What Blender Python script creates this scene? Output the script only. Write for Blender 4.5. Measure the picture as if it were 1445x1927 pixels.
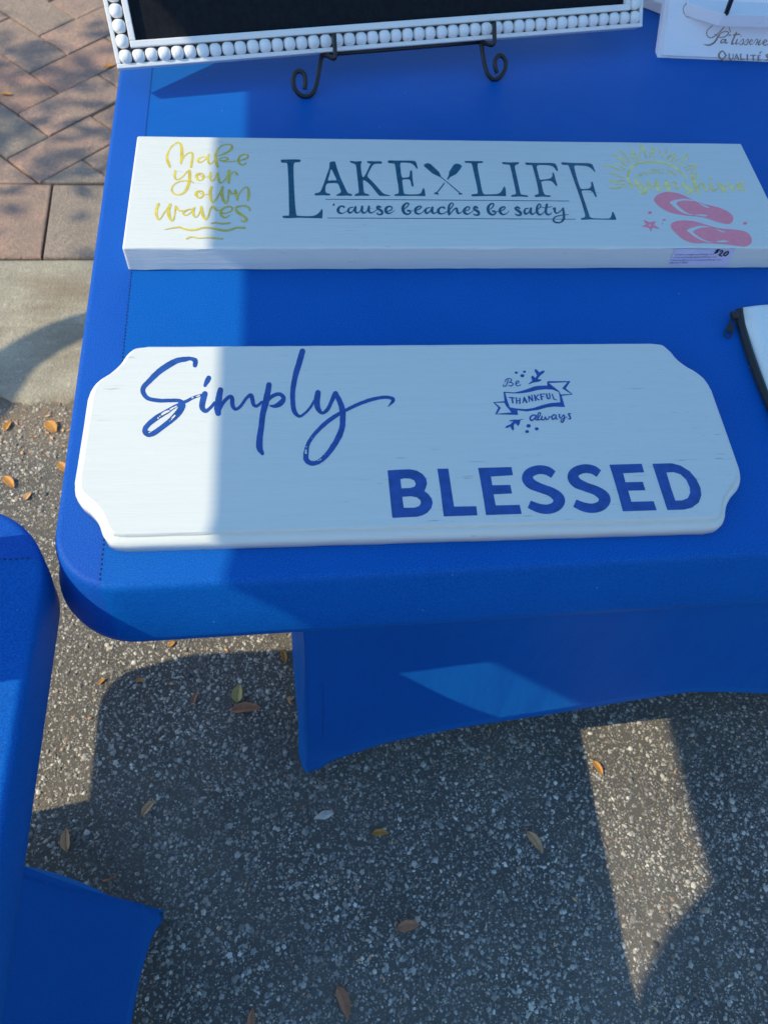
import bpy, bmesh, math, random
import numpy as np
from mathutils import Vector, Matrix
from mathutils.geometry import tessellate_polygon

random.seed(7)
RNG = np.random.default_rng(11)
for o in list(bpy.data.objects):
    bpy.data.objects.remove(o)
scene = bpy.context.scene
COL = scene.collection

# ------------------------------------------------------------------ camera
# X runs along the front of the table, Y away from the viewer, z = 0 is the asphalt.
PITCH, ROLL, YAW = 1.04691715, 0.13064683, -0.19084102
CAM_H = 1.475
FOCAL = 1423.4            # focal length in photograph pixels (1445 x 1927)
CX, CY = 722.5, 963.5
_cp, _sp = math.cos(PITCH), math.sin(PITCH)
_f = np.array([0, _cp, -_sp]); _u = np.array([0, _sp, _cp]); _r = np.array([1.0, 0, 0])
_rr = math.cos(ROLL) * _r + math.sin(ROLL) * _u
_uu = -math.sin(ROLL) * _r + math.cos(ROLL) * _u
_Z = np.array([[math.cos(YAW), -math.sin(YAW), 0], [math.sin(YAW), math.cos(YAW), 0], [0, 0, 1]])
RIGHT, UP, FWD = _Z @ _rr, _Z @ _uu, _Z @ _f
EYE = np.array([0.0, 0.0, CAM_H])

cam_data = bpy.data.cameras.new('camera')
cam = bpy.data.objects.new('camera', cam_data); COL.objects.link(cam)
m = Matrix.Identity(4)
for i in range(3):
    m[i][0], m[i][1], m[i][2], m[i][3] = RIGHT[i], UP[i], -FWD[i], EYE[i]
cam.matrix_world = m
cam_data.sensor_fit = 'VERTICAL'
cam_data.sensor_height = 24.0
cam_data.lens = FOCAL / 1927.0 * 24.0
cam_data.clip_start = 0.02
cam_data.clip_end = 500
cam_data.dof.use_dof = True
cam_data.dof.focus_distance = 0.95
cam_data.dof.aperture_fstop = 5.0
scene.camera = cam

# ------------------------------------------------------------------ sky, sun, exposure
RAY = Vector((1.08, 0.11, -1.0))           # direction in which the sunlight travels
to_sun = -RAY.normalized()
world = bpy.data.worlds.new('World'); scene.world = world
world.use_nodes = True
wn = world.node_tree; wn.nodes.clear()
sky = wn.nodes.new('ShaderNodeTexSky'); sky.sky_type = 'NISHITA'; sky.sun_disc = False
sky.sun_elevation = math.asin(to_sun.z)
sky.sun_rotation = math.atan2(to_sun.x, to_sun.y)
sky.air_density = 1.0; sky.dust_density = 0.6; sky.ozone_density = 1.5
bg = wn.nodes.new('ShaderNodeBackground'); bg.inputs['Strength'].default_value = 0.15
wo = wn.nodes.new('ShaderNodeOutputWorld')
wn.links.new(sky.outputs[0], bg.inputs[0]); wn.links.new(bg.outputs[0], wo.inputs[0])
sun_data = bpy.data.lights.new('sun', 'SUN'); sun_data.energy = 3.0
sun_data.angle = math.radians(0.38); sun_data.color = (1.0, 0.87, 0.60)
sun = bpy.data.objects.new('sun', sun_data); COL.objects.link(sun)
sun.rotation_euler = RAY.to_track_quat('-Z', 'Y').to_euler()
sun.location = (-6, 0, 6)
scene.render.engine = 'CYCLES'
scene.view_settings.view_transform = 'Standard'
scene.view_settings.look = 'None'
scene.view_settings.gamma = 1.0
scene.view_settings.exposure = 0.55
scene.view_settings.use_curve_mapping = False

# ------------------------------------------------------------------ helpers
def ray(px, py):
    d = RIGHT * (px - CX) / FOCAL - UP * (py - CY) / FOCAL + FWD
    return d

def level(px, py, z=0.74):
    """point of a horizontal surface at height z seen at a place in the photograph"""
    d = ray(px, py); t = (z - EYE[2]) / d[2]
    return Vector(EYE + d * t)

class Plane:
    def __init__(s, P, u, v):
        s.P, s.u, s.v = Vector(P), Vector(u).normalized(), Vector(v).normalized()
        s.n = s.u.cross(s.v)
    def hit(s, px, py, off=0.0):
        d = Vector(ray(px, py)); e = Vector(EYE)
        t = (s.P + s.n * off - e).dot(s.n) / d.dot(s.n)
        return e + d * t
    def local(s, px, py, off=0.0):
        q = s.hit(px, py, off) - s.P
        return q.dot(s.u), q.dot(s.v)

def tag(o, label=None, cat=None, group=None, kind=None):
    if label: o['label'] = label
    if cat: o['category'] = cat
    if group: o['group'] = group
    if kind: o['kind'] = kind
    return o

def empty(name, loc=(0, 0, 0), rot=None, parent=None):
    o = bpy.data.objects.new(name, None); COL.objects.link(o)
    o.empty_display_size = 0.05
    if rot is not None:
        o.matrix_world = Matrix.Translation(loc) @ rot.to_4x4()
    else:
        o.location = loc
    if parent: o.parent = parent
    return o

def link(name, me, mat=None, parent=None, smooth=False):
    o = bpy.data.objects.new(name, me); COL.objects.link(o)
    if mat and not me.materials: me.materials.append(mat)
    if smooth: me.polygons.foreach_set('use_smooth', [True] * len(me.polygons))
    if parent:
        o.parent = parent
    return o

def from_bm(name, bm, mat=None, parent=None, smooth=False, recalc=True):
    if recalc: bmesh.ops.recalc_face_normals(bm, faces=bm.faces)
    me = bpy.data.meshes.new(name); bm.to_mesh(me); bm.free()
    return link(name, me, mat, parent, smooth)

def from_data(name, vs, fs, mat=None, parent=None, smooth=False):
    me = bpy.data.meshes.new(name); me.from_pydata([tuple(v) for v in vs], [], fs); me.update()
    return link(name, me, mat, parent, smooth)

def box_bm(bm, x0, x1, y0, y1, z0, z1, bevel=0.0, seg=2):
    r = bmesh.ops.create_cube(bm, size=1.0)
    for v in r['verts']:
        v.co = Vector(((x0 + x1) / 2 + v.co.x * (x1 - x0), (y0 + y1) / 2 + v.co.y * (y1 - y0), (z0 + z1) / 2 + v.co.z * (z1 - z0)))
    if bevel > 0:
        es = list({e for v in r['verts'] for e in v.link_edges})
        bmesh.ops.bevel(bm, geom=es, offset=bevel, segments=seg, affect='EDGES', profile=0.5)

def catmull(pts, sub=8, closed=False):
    P = [np.array(p, float) for p in pts]; n = len(P); out = []
    rng = range(n if closed else n - 1)
    for i in rng:
        if closed:
            a, b, c, d = P[(i - 1) % n], P[i], P[(i + 1) % n], P[(i + 2) % n]
        else:
            b, c = P[i], P[i + 1]
            a = P[i - 1] if i > 0 else 2 * b - c
            d = P[i + 2] if i + 2 < n else 2 * c - b
        for k in range(sub):
            t = k / sub
            out.append(0.5 * (2 * b + (c - a) * t + (2 * a - 5 * b + 4 * c - d) * t * t + (3 * b - a - 3 * c + d) * t ** 3))
    if not closed: out.append(P[-1])
    return out

def tube(name, pts, r, mat, parent=None, sides=8, cap=True):
    """round bar along points; r a number or one radius per point"""
    pts = [Vector(p) for p in pts]; n = len(pts)
    rs = r if isinstance(r, (list, tuple)) else [r] * n
    vs, fs = [], []
    t0 = (pts[1] - pts[0]).normalized()
    nrm = t0.orthogonal().normalized()
    for i, p in enumerate(pts):
        t = ((pts[min(i + 1, n - 1)] - pts[max(i - 1, 0)])).normalized()
        nrm = (nrm - t * nrm.dot(t)).normalized(); b = t.cross(nrm)
        for k in range(sides):
            a = 2 * math.pi * k / sides
            vs.append(p + (nrm * math.cos(a) + b * math.sin(a)) * rs[i])
    for i in range(n - 1):
        for k in range(sides):
            k2 = (k + 1) % sides
            fs.append((i * sides + k, i * sides + k2, (i + 1) * sides + k2, (i + 1) * sides + k))
    if cap:
        fs.append(tuple(range(sides))[::-1]); fs.append(tuple((n - 1) * sides + k for k in range(sides)))
    return from_data(name, vs, fs, mat, parent, True)

# ------------------------------------------------------------------ materials
def new_mat(name):
    mt = bpy.data.materials.new(name); mt.use_nodes = True
    nt = mt.node_tree; b = nt.nodes['Principled BSDF']
    return mt, nt, b

def node(nt, kind, **kw):
    n = nt.nodes.new(kind)
    for k, v in kw.items():
        if k in n.inputs: n.inputs[k].default_value = v
        else: setattr(n, k, v)
    return n

def mix_col(nt, fac, a, b, mode='MIX'):
    n = nt.nodes.new('ShaderNodeMix'); n.data_type = 'RGBA'; n.blend_type = mode
    for sock, val in ((n.inputs[0], fac), (n.inputs[6], a), (n.inputs[7], b)):
        if hasattr(val, 'is_output') or isinstance(val, bpy.types.NodeSocket): nt.links.new(val, sock)
        elif isinstance(val, (int, float)): sock.default_value = val
        else: sock.default_value = (*val, 1) if len(val) == 3 else val
    return n.outputs[2]

def ramp(nt, fac, lo, hi, c0=(0, 0, 0), c1=(1, 1, 1)):
    r = nt.nodes.new('ShaderNodeValToRGB'); nt.links.new(fac, r.inputs[0])
    r.color_ramp.elements[0].position = lo; r.color_ramp.elements[1].position = hi
    r.color_ramp.elements[0].color = (*c0, 1); r.color_ramp.elements[1].color = (*c1, 1)
    return r.outputs[0]

def coords(nt, scale=(1, 1, 1), kind='Object'):
    tc = nt.nodes.new('ShaderNodeTexCoord'); mp = nt.nodes.new('ShaderNodeMapping')
    mp.inputs['Scale'].default_value = scale
    nt.links.new(tc.outputs[kind], mp.inputs[0]); return mp.outputs[0]

def noise(nt, vec, scale, detail=3, rough=0.55):
    n = nt.nodes.new('ShaderNodeTexNoise'); n.inputs['Scale'].default_value = scale
    n.inputs['Detail'].default_value = detail; n.inputs['Roughness'].default_value = rough
    nt.links.new(vec, n.inputs['Vector']); return n.outputs['Fac']

def bump(nt, b, height, dist, strength=1.0):
    n = nt.nodes.new('ShaderNodeBump'); n.inputs['Distance'].default_value = dist
    n.inputs['Strength'].default_value = strength
    nt.links.new(height, n.inputs['Height']); nt.links.new(n.outputs[0], b.inputs['Normal'])

def fabric(name, col, col2, ribs=(70, 1100, 300), folds=(5, 7, 5), fold_amt=0.35):
    mt, nt, b = new_mat(name)
    v = coords(nt)
    grain = noise(nt, v, 700, 2, 0.7)
    big = noise(nt, v, 9, 2)
    c = mix_col(nt, ramp(nt, grain, 0.40, 0.62), col, col2)  # fine speckle in the colour imitates the sparkle of lit fibres
    c = mix_col(nt, ramp(nt, big, 0.3, 0.7, (0, 0, 0), (0.22, 0.22, 0.22)), c, col2)
    nt.links.new(c, b.inputs['Base Color'])
    b.inputs['Roughness'].default_value = 0.52
    b.inputs['Specular IOR Level'].default_value = 0.12
    b.inputs['Sheen Weight'].default_value = 0.16
    b.inputs['Sheen Roughness'].default_value = 0.45
    b.inputs['Sheen Tint'].default_value = (0.02, 0.32, 1.0, 1)
    lint = nt.nodes.new('ShaderNodeTexVoronoi'); lint.inputs['Scale'].default_value = 26
    nt.links.new(v, lint.inputs['Vector'])
    nt.links.new(mix_col(nt, ramp(nt, lint.outputs['Distance'], 0.018, 0.024, (0.55, 0.55, 0.55), (0, 0, 0)), c, (0.45, 0.52, 0.62)), b.inputs['Base Color'])
    rib = noise(nt, coords(nt, ribs), 1.0, 2, 0.6)
    fold = noise(nt, coords(nt, folds), 1.0, 3, 0.5)
    b1 = nt.nodes.new('ShaderNodeBump'); b1.inputs['Distance'].default_value = 0.010; b1.inputs['Strength'].default_value = fold_amt
    nt.links.new(fold, b1.inputs['Height'])
    b2 = nt.nodes.new('ShaderNodeBump'); b2.inputs['Distance'].default_value = 0.0010; b2.inputs['Strength'].default_value = 0.4
    nt.links.new(rib, b2.inputs['Height']); nt.links.new(b1.outputs[0], b2.inputs['Normal']); nt.links.new(b2.outputs[0], b.inputs['Normal'])
    return mt

def paint_wood(name, col, streak=0.35, along=(6, 90, 90), rough=0.5, wear=(0.42, 0.40, 0.36)):
    mt, nt, b = new_mat(name)
    v = coords(nt, along)
    g = noise(nt, v, 2.2, 5, 0.6)
    sc = noise(nt, coords(nt, (28, 330, 120)), 1.0, 3, 0.7)
    big = noise(nt, coords(nt), 5, 3)
    mark = ramp(nt, sc, 0.64, 0.73)
    patch = ramp(nt, big, 0.46, 0.60)
    mk = nt.nodes.new('ShaderNodeMath'); mk.operation = 'MULTIPLY'
    nt.links.new(mark, mk.inputs[0]); nt.links.new(patch, mk.inputs[1])
    dark = tuple(x * 0.90 for x in col)
    c = mix_col(nt, ramp(nt, g, 0.35, 0.75, (0, 0, 0), (streak, streak, streak)), col, dark)
    c = mix_col(nt, mk.outputs[0], c, wear)
    nt.links.new(c, b.inputs['Base Color'])
    b.inputs['Roughness'].default_value = rough
    b.inputs['Specular IOR Level'].default_value = 0.4
    bump(nt, b, g, 0.0015, 0.5)
    return mt

def plain(name, col, rough=0.5, metal=0.0, spec=0.5, grain=0.0, gscale=300):
    mt, nt, b = new_mat(name)
    b.inputs['Roughness'].default_value = rough; b.inputs['Metallic'].default_value = metal
    b.inputs['Specular IOR Level'].default_value = spec
    g = noise(nt, coords(nt), gscale, 3)
    c = mix_col(nt, ramp(nt, g, 0.3, 0.7), tuple(x * (1 - grain) for x in col), tuple(min(1, x * (1 + grain)) for x in col))
    nt.links.new(c, b.inputs['Base Color'])
    bump(nt, b, g, 0.0004, 0.3)
    return mt

M = {}
M['blue'] = fabric('blue_stretch_fabric', (0.001, 0.068, 0.32), (0.003, 0.130, 0.50))
M['blue_edge'] = fabric('blue_stretch_fabric_edge_panel', (0.004, 0.058, 0.33), (0.009, 0.105, 0.48), (1100, 70, 300))  # more violet tone stands in for the sheen of the turned knit
M['blue_skirt'] = fabric('blue_stretch_fabric_skirt', (0.002, 0.064, 0.32), (0.003, 0.095, 0.41), (120, 120, 900), (16, 16, 2.2), 0.5)
sk_ = M['blue_skirt'].node_tree.nodes['Principled BSDF']; sk_.inputs['Sheen Weight'].default_value = 0.6
M['thread'] = plain('navy_thread', (0.004, 0.020, 0.13), 0.7)
M['white_board'] = paint_wood('white_painted_board', (0.68, 0.685, 0.65))
M['white_plaque'] = paint_wood('white_painted_plaque', (0.68, 0.685, 0.645), 0.3, (5, 70, 70))
M['white_frame'] = paint_wood('white_painted_frame', (0.82, 0.80, 0.78), 0.5, (20, 60, 60))
M['bead'] = paint_wood('white_painted_bead', (0.84, 0.82, 0.81), 0.3, (60, 60, 60), 0.45, (0.62, 0.6, 0.57))
M['bed'] = plain('bead_channel', (0.30, 0.26, 0.23), 0.8, grain=0.3)
M['board_black'] = plain('black_panel', (0.008, 0.010, 0.014), 0.75, 0.0, 0.15, grain=0.3, gscale=120)
M['iron'] = plain('black_iron', (0.012, 0.012, 0.013), 0.42, grain=0.2)
M['gold'] = plain('gold_paint', (0.64, 0.51, 0.07), 0.5, grain=0.2, gscale=90)
M['yellow'] = plain('yellow_paint', (1.0, 0.72, 0.24), 0.5, grain=0.2, gscale=90)
M['teal'] = plain('dark_teal_paint', (0.008, 0.090, 0.155), 0.4, grain=0.3, gscale=150)
M['royal'] = plain('royal_blue_paint', (0.012, 0.070, 0.30), 0.45, grain=0.22, gscale=90)
M['pink'] = plain('pink_paint', (1.0, 0.26, 0.31), 0.5, grain=0.06, gscale=150)
M['ink'] = plain('black_ink', (0.01, 0.01, 0.02), 0.5)
M['print'] = plain('grey_print', (0.07, 0.06, 0.12), 0.6)
M['label_paper'] = plain('pale_label_paper', (0.66, 0.60, 0.80), 0.6, grain=0.04)
M['brown_ink'] = plain('brown_print', (0.26, 0.17, 0.125), 0.6, grain=0.2)
M['canvas'] = plain('white_canvas', (0.80, 0.82, 0.80), 0.85, grain=0.07, gscale=900)
M['zip'] = plain('black_zip', (0.014, 0.016, 0.018), 0.6, grain=0.2, gscale=700)
M['grey_metal'] = plain('dull_metal', (0.06, 0.06, 0.065), 0.4, 0.6)

# ------------------------------------------------------------------ ground
def asphalt_mat():
    mt, nt, b = new_mat('asphalt')
    v = coords(nt)
    vo = nt.nodes.new('ShaderNodeTexVoronoi'); vo.inputs['Scale'].default_value = 230
    nt.links.new(v, vo.inputs['Vector'])
    big = noise(nt, v, 3.0, 4); fine = noise(nt, v, 500, 3, 0.7)
    base = mix_col(nt, ramp(nt, big, 0.35, 0.7), (0.115, 0.107, 0.094), (0.20, 0.18, 0.15))
    sep = nt.nodes.new('ShaderNodeSeparateColor'); nt.links.new(vo.outputs['Color'], sep.inputs[0])
    pick = ramp(nt, sep.outputs[0], 0.62, 0.9)
    rim = ramp(nt, vo.outputs['Distance'], 0.35, 0.5, (1, 1, 1), (0, 0, 0))
    mk = nt.nodes.new('ShaderNodeMath'); mk.operation = 'MULTIPLY'
    nt.links.new(pick, mk.inputs[0]); nt.links.new(rim, mk.inputs[1])
    c = mix_col(nt, mk.outputs[0], base, (0.34, 0.31, 0.265))
    c = mix_col(nt, ramp(nt, fine, 0.3, 0.8, (0, 0, 0), (0.5, 0.5, 0.5)), c, (0.07, 0.066, 0.062))
    sx = nt.nodes.new('ShaderNodeSeparateXYZ'); nt.links.new(v, sx.inputs[0])
    mr = nt.nodes.new('ShaderNodeMapRange'); nt.links.new(sx.outputs['Y'], mr.inputs[0])
    mr.inputs[1].default_value = 0.98; mr.inputs[2].default_value = 1.16
    silt = nt.nodes.new('ShaderNodeMath'); silt.operation = 'MULTIPLY'
    nt.links.new(mr.outputs[0], silt.inputs[0]); nt.links.new(ramp(nt, noise(nt, v, 22, 5, 0.7), 0.35, 0.6), silt.inputs[1])
    c = mix_col(nt, silt.outputs[0], c, (0.26, 0.19, 0.125))
    nt.links.new(c, b.inputs['Base Color']); b.inputs['Roughness'].default_value = 0.8
    b.inputs['Specular IOR Level'].default_value = 0.3
    bump(nt, b, fine, 0.002, 0.8)
    return mt

def stone_mat():
    mt, nt, b = new_mat('asphalt_stone')
    at = nt.nodes.new('ShaderNodeAttribute'); at.attribute_name = 'stone_tint'
    f = noise(nt, coords(nt), 420, 3, 0.7)
    c = mix_col(nt, ramp(nt, f, 0.3, 0.75, (0, 0, 0), (0.40, 0.40, 0.40)), at.outputs['Color'], (0.11, 0.10, 0.09))
    nt.links.new(c, b.inputs['Base Color']); b.inputs['Roughness'].default_value = 0.6
    b.inputs['Specular IOR Level'].default_value = 0.4
    bump(nt, b, f, 0.0015, 0.6)
    return mt

def concrete_mat():
    mt, nt, b = new_mat('weathered_concrete')
    v = coords(nt)
    a = noise(nt, v, 6, 6, 0.65); f = noise(nt, v, 160, 4, 0.75); pit = noise(nt, v, 45, 3, 0.6)
    c = mix_col(nt, ramp(nt, a, 0.3, 0.7), (0.38, 0.34, 0.255), (0.58, 0.525, 0.40))
    c = mix_col(nt, ramp(nt, f, 0.3, 0.75, (0, 0, 0), (0.65, 0.65, 0.65)), c, (0.27, 0.245, 0.195))
    c = mix_col(nt, ramp(nt, pit, 0.62, 0.72, (0, 0, 0), (0.6, 0.6, 0.6)), c, (0.66, 0.62, 0.52))
    st = noise(nt, coords(nt, (2.5, 9, 9)), 1.0, 5, 0.65)
    c = mix_col(nt, ramp(nt, st, 0.45, 0.66, (0, 0, 0), (0.7, 0.7, 0.7)), c, (0.25, 0.19, 0.125))
    gr = noise(nt, v, 330, 2, 0.6)
    c = mix_col(nt, ramp(nt, gr, 0.60, 0.70, (0, 0, 0), (0.8, 0.8, 0.8)), c, (0.13, 0.115, 0.095))
    nt.links.new(c, b.inputs['Base Color']); b.inputs['Roughness'].default_value = 0.9
    ad = nt.nodes.new('ShaderNodeMath'); ad.operation = 'ADD'; nt.links.new(f, ad.inputs[0]); nt.links.new(pit, ad.inputs[1])
    bump(nt, b, ad.outputs[0], 0.005, 0.8)
    return mt

def brick_mat():
    mt, nt, b = new_mat('tumbled_paver')
    oi = nt.nodes.new('ShaderNodeObjectInfo')
    v = coords(nt)
    f = noise(nt, v, 260, 4, 0.75); a = noise(nt, v, 11, 4, 0.6)
    rr = nt.nodes.new('ShaderNodeValToRGB'); nt.links.new(oi.outputs['Random'], rr.inputs[0])
    e = rr.color_ramp.elements
    e[0].position = 0.0; e[0].color = (0.74, 0.36, 0.25, 1)
    e[1].position = 1.0; e[1].color = (0.62, 0.49, 0.37, 1)
    for p, col in ((0.3, (0.78, 0.46, 0.33, 1)), (0.55, (0.68, 0.42, 0.31, 1)), (0.75, (0.56, 0.44, 0.34, 1))):
        k = e.new(p); k.color = col
    c = mix_col(nt, ramp(nt, a, 0.38, 0.68, (0, 0, 0), (0.6, 0.6, 0.6)), rr.outputs[0], (0.34, 0.29, 0.235))
    c = mix_col(nt, ramp(nt, f, 0.40, 0.6, (0.65, 0.65, 0.65), (0, 0, 0)), c, (0.27, 0.20, 0.16))
    mo = noise(nt, v, 75, 4, 0.7)
    c = mix_col(nt, ramp(nt, mo, 0.40, 0.62, (0.45, 0.45, 0.45), (0, 0, 0)), c, (0.25, 0.20, 0.165))
    c = mix_col(nt, ramp(nt, f, 0.62, 0.72, (0, 0, 0), (0.7, 0.7, 0.7)), c, (0.80, 0.70, 0.60))
    nt.links.new(c, b.inputs['Base Color']); b.inputs['Roughness'].default_value = 0.85
    ad = nt.nodes.new('ShaderNodeMath'); ad.operation = 'ADD'; nt.links.new(f, ad.inputs[0]); nt.links.new(mo, ad.inputs[1])
    bump(nt, b, ad.outputs[0], 0.006, 1.0)
    return mt

M['asphalt'] = asphalt_mat(); M['stone'] = stone_mat(); M['concrete'] = concrete_mat(); M['brick'] = brick_mat()
M['sand'] = plain('joint_sand', (0.075, 0.062, 0.05), 0.95, grain=0.4, gscale=200)

CURB0, CURB1, SOLD = 1.167, 1.635, 1.936
road = from_data('road', [(-60, -60, 0), (60, -60, 0), (60, CURB0 + 0.03, 0), (-60, CURB0 + 0.03, 0)], [(0, 1, 2, 3)], M['asphalt'])
tag(road, 'dark worn asphalt road under the tables', kind='structure')
# concrete gutter: a shallow sloping slab with an uneven front edge
bm = bmesh.new()
prof = [(CURB0, -0.01), (CURB0 + 0.004, 0.004), (CURB0 + 0.02, 0.008), (1.30, 0.006), (1.42, 0.010), (1.55, 0.016), (CURB1 - 0.018, 0.019), (CURB1 - 0.008, 0.016), (CURB1 - 0.005, -0.01)]
xs = list(np.arange(-2.4, 1.81, 0.015)); rows = []
for x in xs:
    rows.append([bm.verts.new((x, y + (0.007 * math.sin(x * 23) + 0.005 * math.sin(x * 61 + 1) + 0.004 * math.sin(x * 147) + random.uniform(-.003, .003)) * (1 if k < 3 else 0), z + (0.0012 * math.sin(x * 17 + k) + random.uniform(-.0006, .0006) if 1 < k < 7 else 0))) for k, (y, z) in enumerate(prof)])
for a, b_ in zip(rows, rows[1:]):
    for k in range(len(prof) - 1): bm.faces.new((a[k], b_[k], b_[k + 1], a[k + 1]))
gut = from_bm('gutter', bm, M['concrete'], None, True)
tag(gut, 'pale weathered concrete gutter strip between asphalt and brick pavers', kind='structure')
for nm, x0, x1 in (('gutter', -60, -2.4), ('gutter', 1.8, 60)):
    g2 = from_data(nm, [(x0, CURB0, 0.004), (x1, CURB0, 0.004), (x1, CURB1 - 0.006, 0.018), (x0, CURB1 - 0.006, 0.018)], [(0, 1, 2, 3)], M['concrete'])
    tag(g2, 'pale weathered concrete gutter strip farther along the kerb', kind='structure')
pav = from_data('brick_pavement', [(-60, CURB1 - 0.02, 0.0), (60, CURB1 - 0.02, 0.0), (60, 60, 0.0), (-60, 60, 0.0)], [(0, 1, 2, 3)], M['sand'])
tag(pav, 'brick pavement of red and grey pavers in a herringbone pattern', kind='structure')

def clip_y(poly, y0):
    out = []
    for i in range(len(poly)):
        a, b_ = poly[i], poly[(i + 1) % len(poly)]
        if a[1] >= y0: out.append(a)
        if (a[1] >= y0) != (b_[1] >= y0):
            t = (y0 - a[1]) / (b_[1] - a[1]); out.append((a[0] + (b_[0] - a[0]) * t, y0))
    return out

def area(poly):
    return 0.5 * sum(poly[i][0] * poly[(i + 1) % len(poly)][1] - poly[(i + 1) % len(poly)][0] * poly[i][1] for i in range(len(poly)))

def brick(poly, top):
    c = (sum(p[0] for p in poly) / len(poly), sum(p[1] for p in poly) / len(poly))
    rel = [(p[0] - c[0], p[1] - c[1]) for p in poly]
    if area(rel) < 0: rel = rel[::-1]
    n = len(rel); vs, fs = [], []
    tx, ty = random.uniform(-.012, .012), random.uniform(-.012, .012)
    for z, inset in ((-0.02, 0.0), (top - 0.006, 0.0), (top - 0.0015, 0.0022), (top, 0.007)):
        for p in rel:
            L = math.hypot(*p); k = max(0, 1 - inset * 1.3 / L)
            j = 0.0012 if z > 0 else 0
            vs.append((p[0] * k + random.uniform(-j, j), p[1] * k + random.uniform(-j, j), z + (tx * p[0] + ty * p[1] if z > 0 else 0)))
    for r_ in range(3):
        for i in range(n):
            fs.append((r_ * n + i, r_ * n + (i + 1) % n, (r_ + 1) * n + (i + 1) % n, (r_ + 1) * n + i))
    fs.append(tuple(3 * n + i for i in range(n)))
    o = from_data('brick', vs, fs, M['brick'], pav)
    o.location = (c[0], c[1], 0)
    return o

W_ = 0.1503; GAP = 0.0022
x = -0.6865 - W_ * 9
while x < 0.9:
    sk = -0.012
    brick([(x + GAP, CURB1 + GAP), (x + W_ - GAP, CURB1 + GAP), (x + W_ - GAP + sk, SOLD - GAP), (x + GAP + sk, SOLD - GAP)], 0.019 + random.uniform(-.002, .002))
    x += W_
ca = math.cos(math.radians(45)); OX, OY = -0.735, SOLD
for i in range(-22, 26):
    for j in range(-22, 26):
        s_ = (i - j) % 4
        if s_ == 0: cell = (i, j, 2, 1)
        elif s_ == 3: cell = (i, j, 1, 2)
        else: continue
        a, b_, w_, h_ = cell
        g = GAP / W_
        loc = [(a + g, b_ + g), (a + w_ - g, b_ + g), (a + w_ - g, b_ + h_ - g), (a + g, b_ + h_ - g)]
        P = [(OX + (p[0] - p[1]) * ca * W_, OY + (p[0] + p[1]) * ca * W_) for p in loc]
        cx_, cy_ = sum(p[0] for p in P) / 4, sum(p[1] for p in P) / 4
        if not (-1.75 < cx_ < 0.75 and 1.8 < cy_ < 3.75): continue
        P = clip_y(P, SOLD + GAP)
        if len(P) < 3 or abs(area(P)) < 0.0012: continue
        brick(P, 0.019 + random.uniform(-.0025, .0025))

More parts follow.
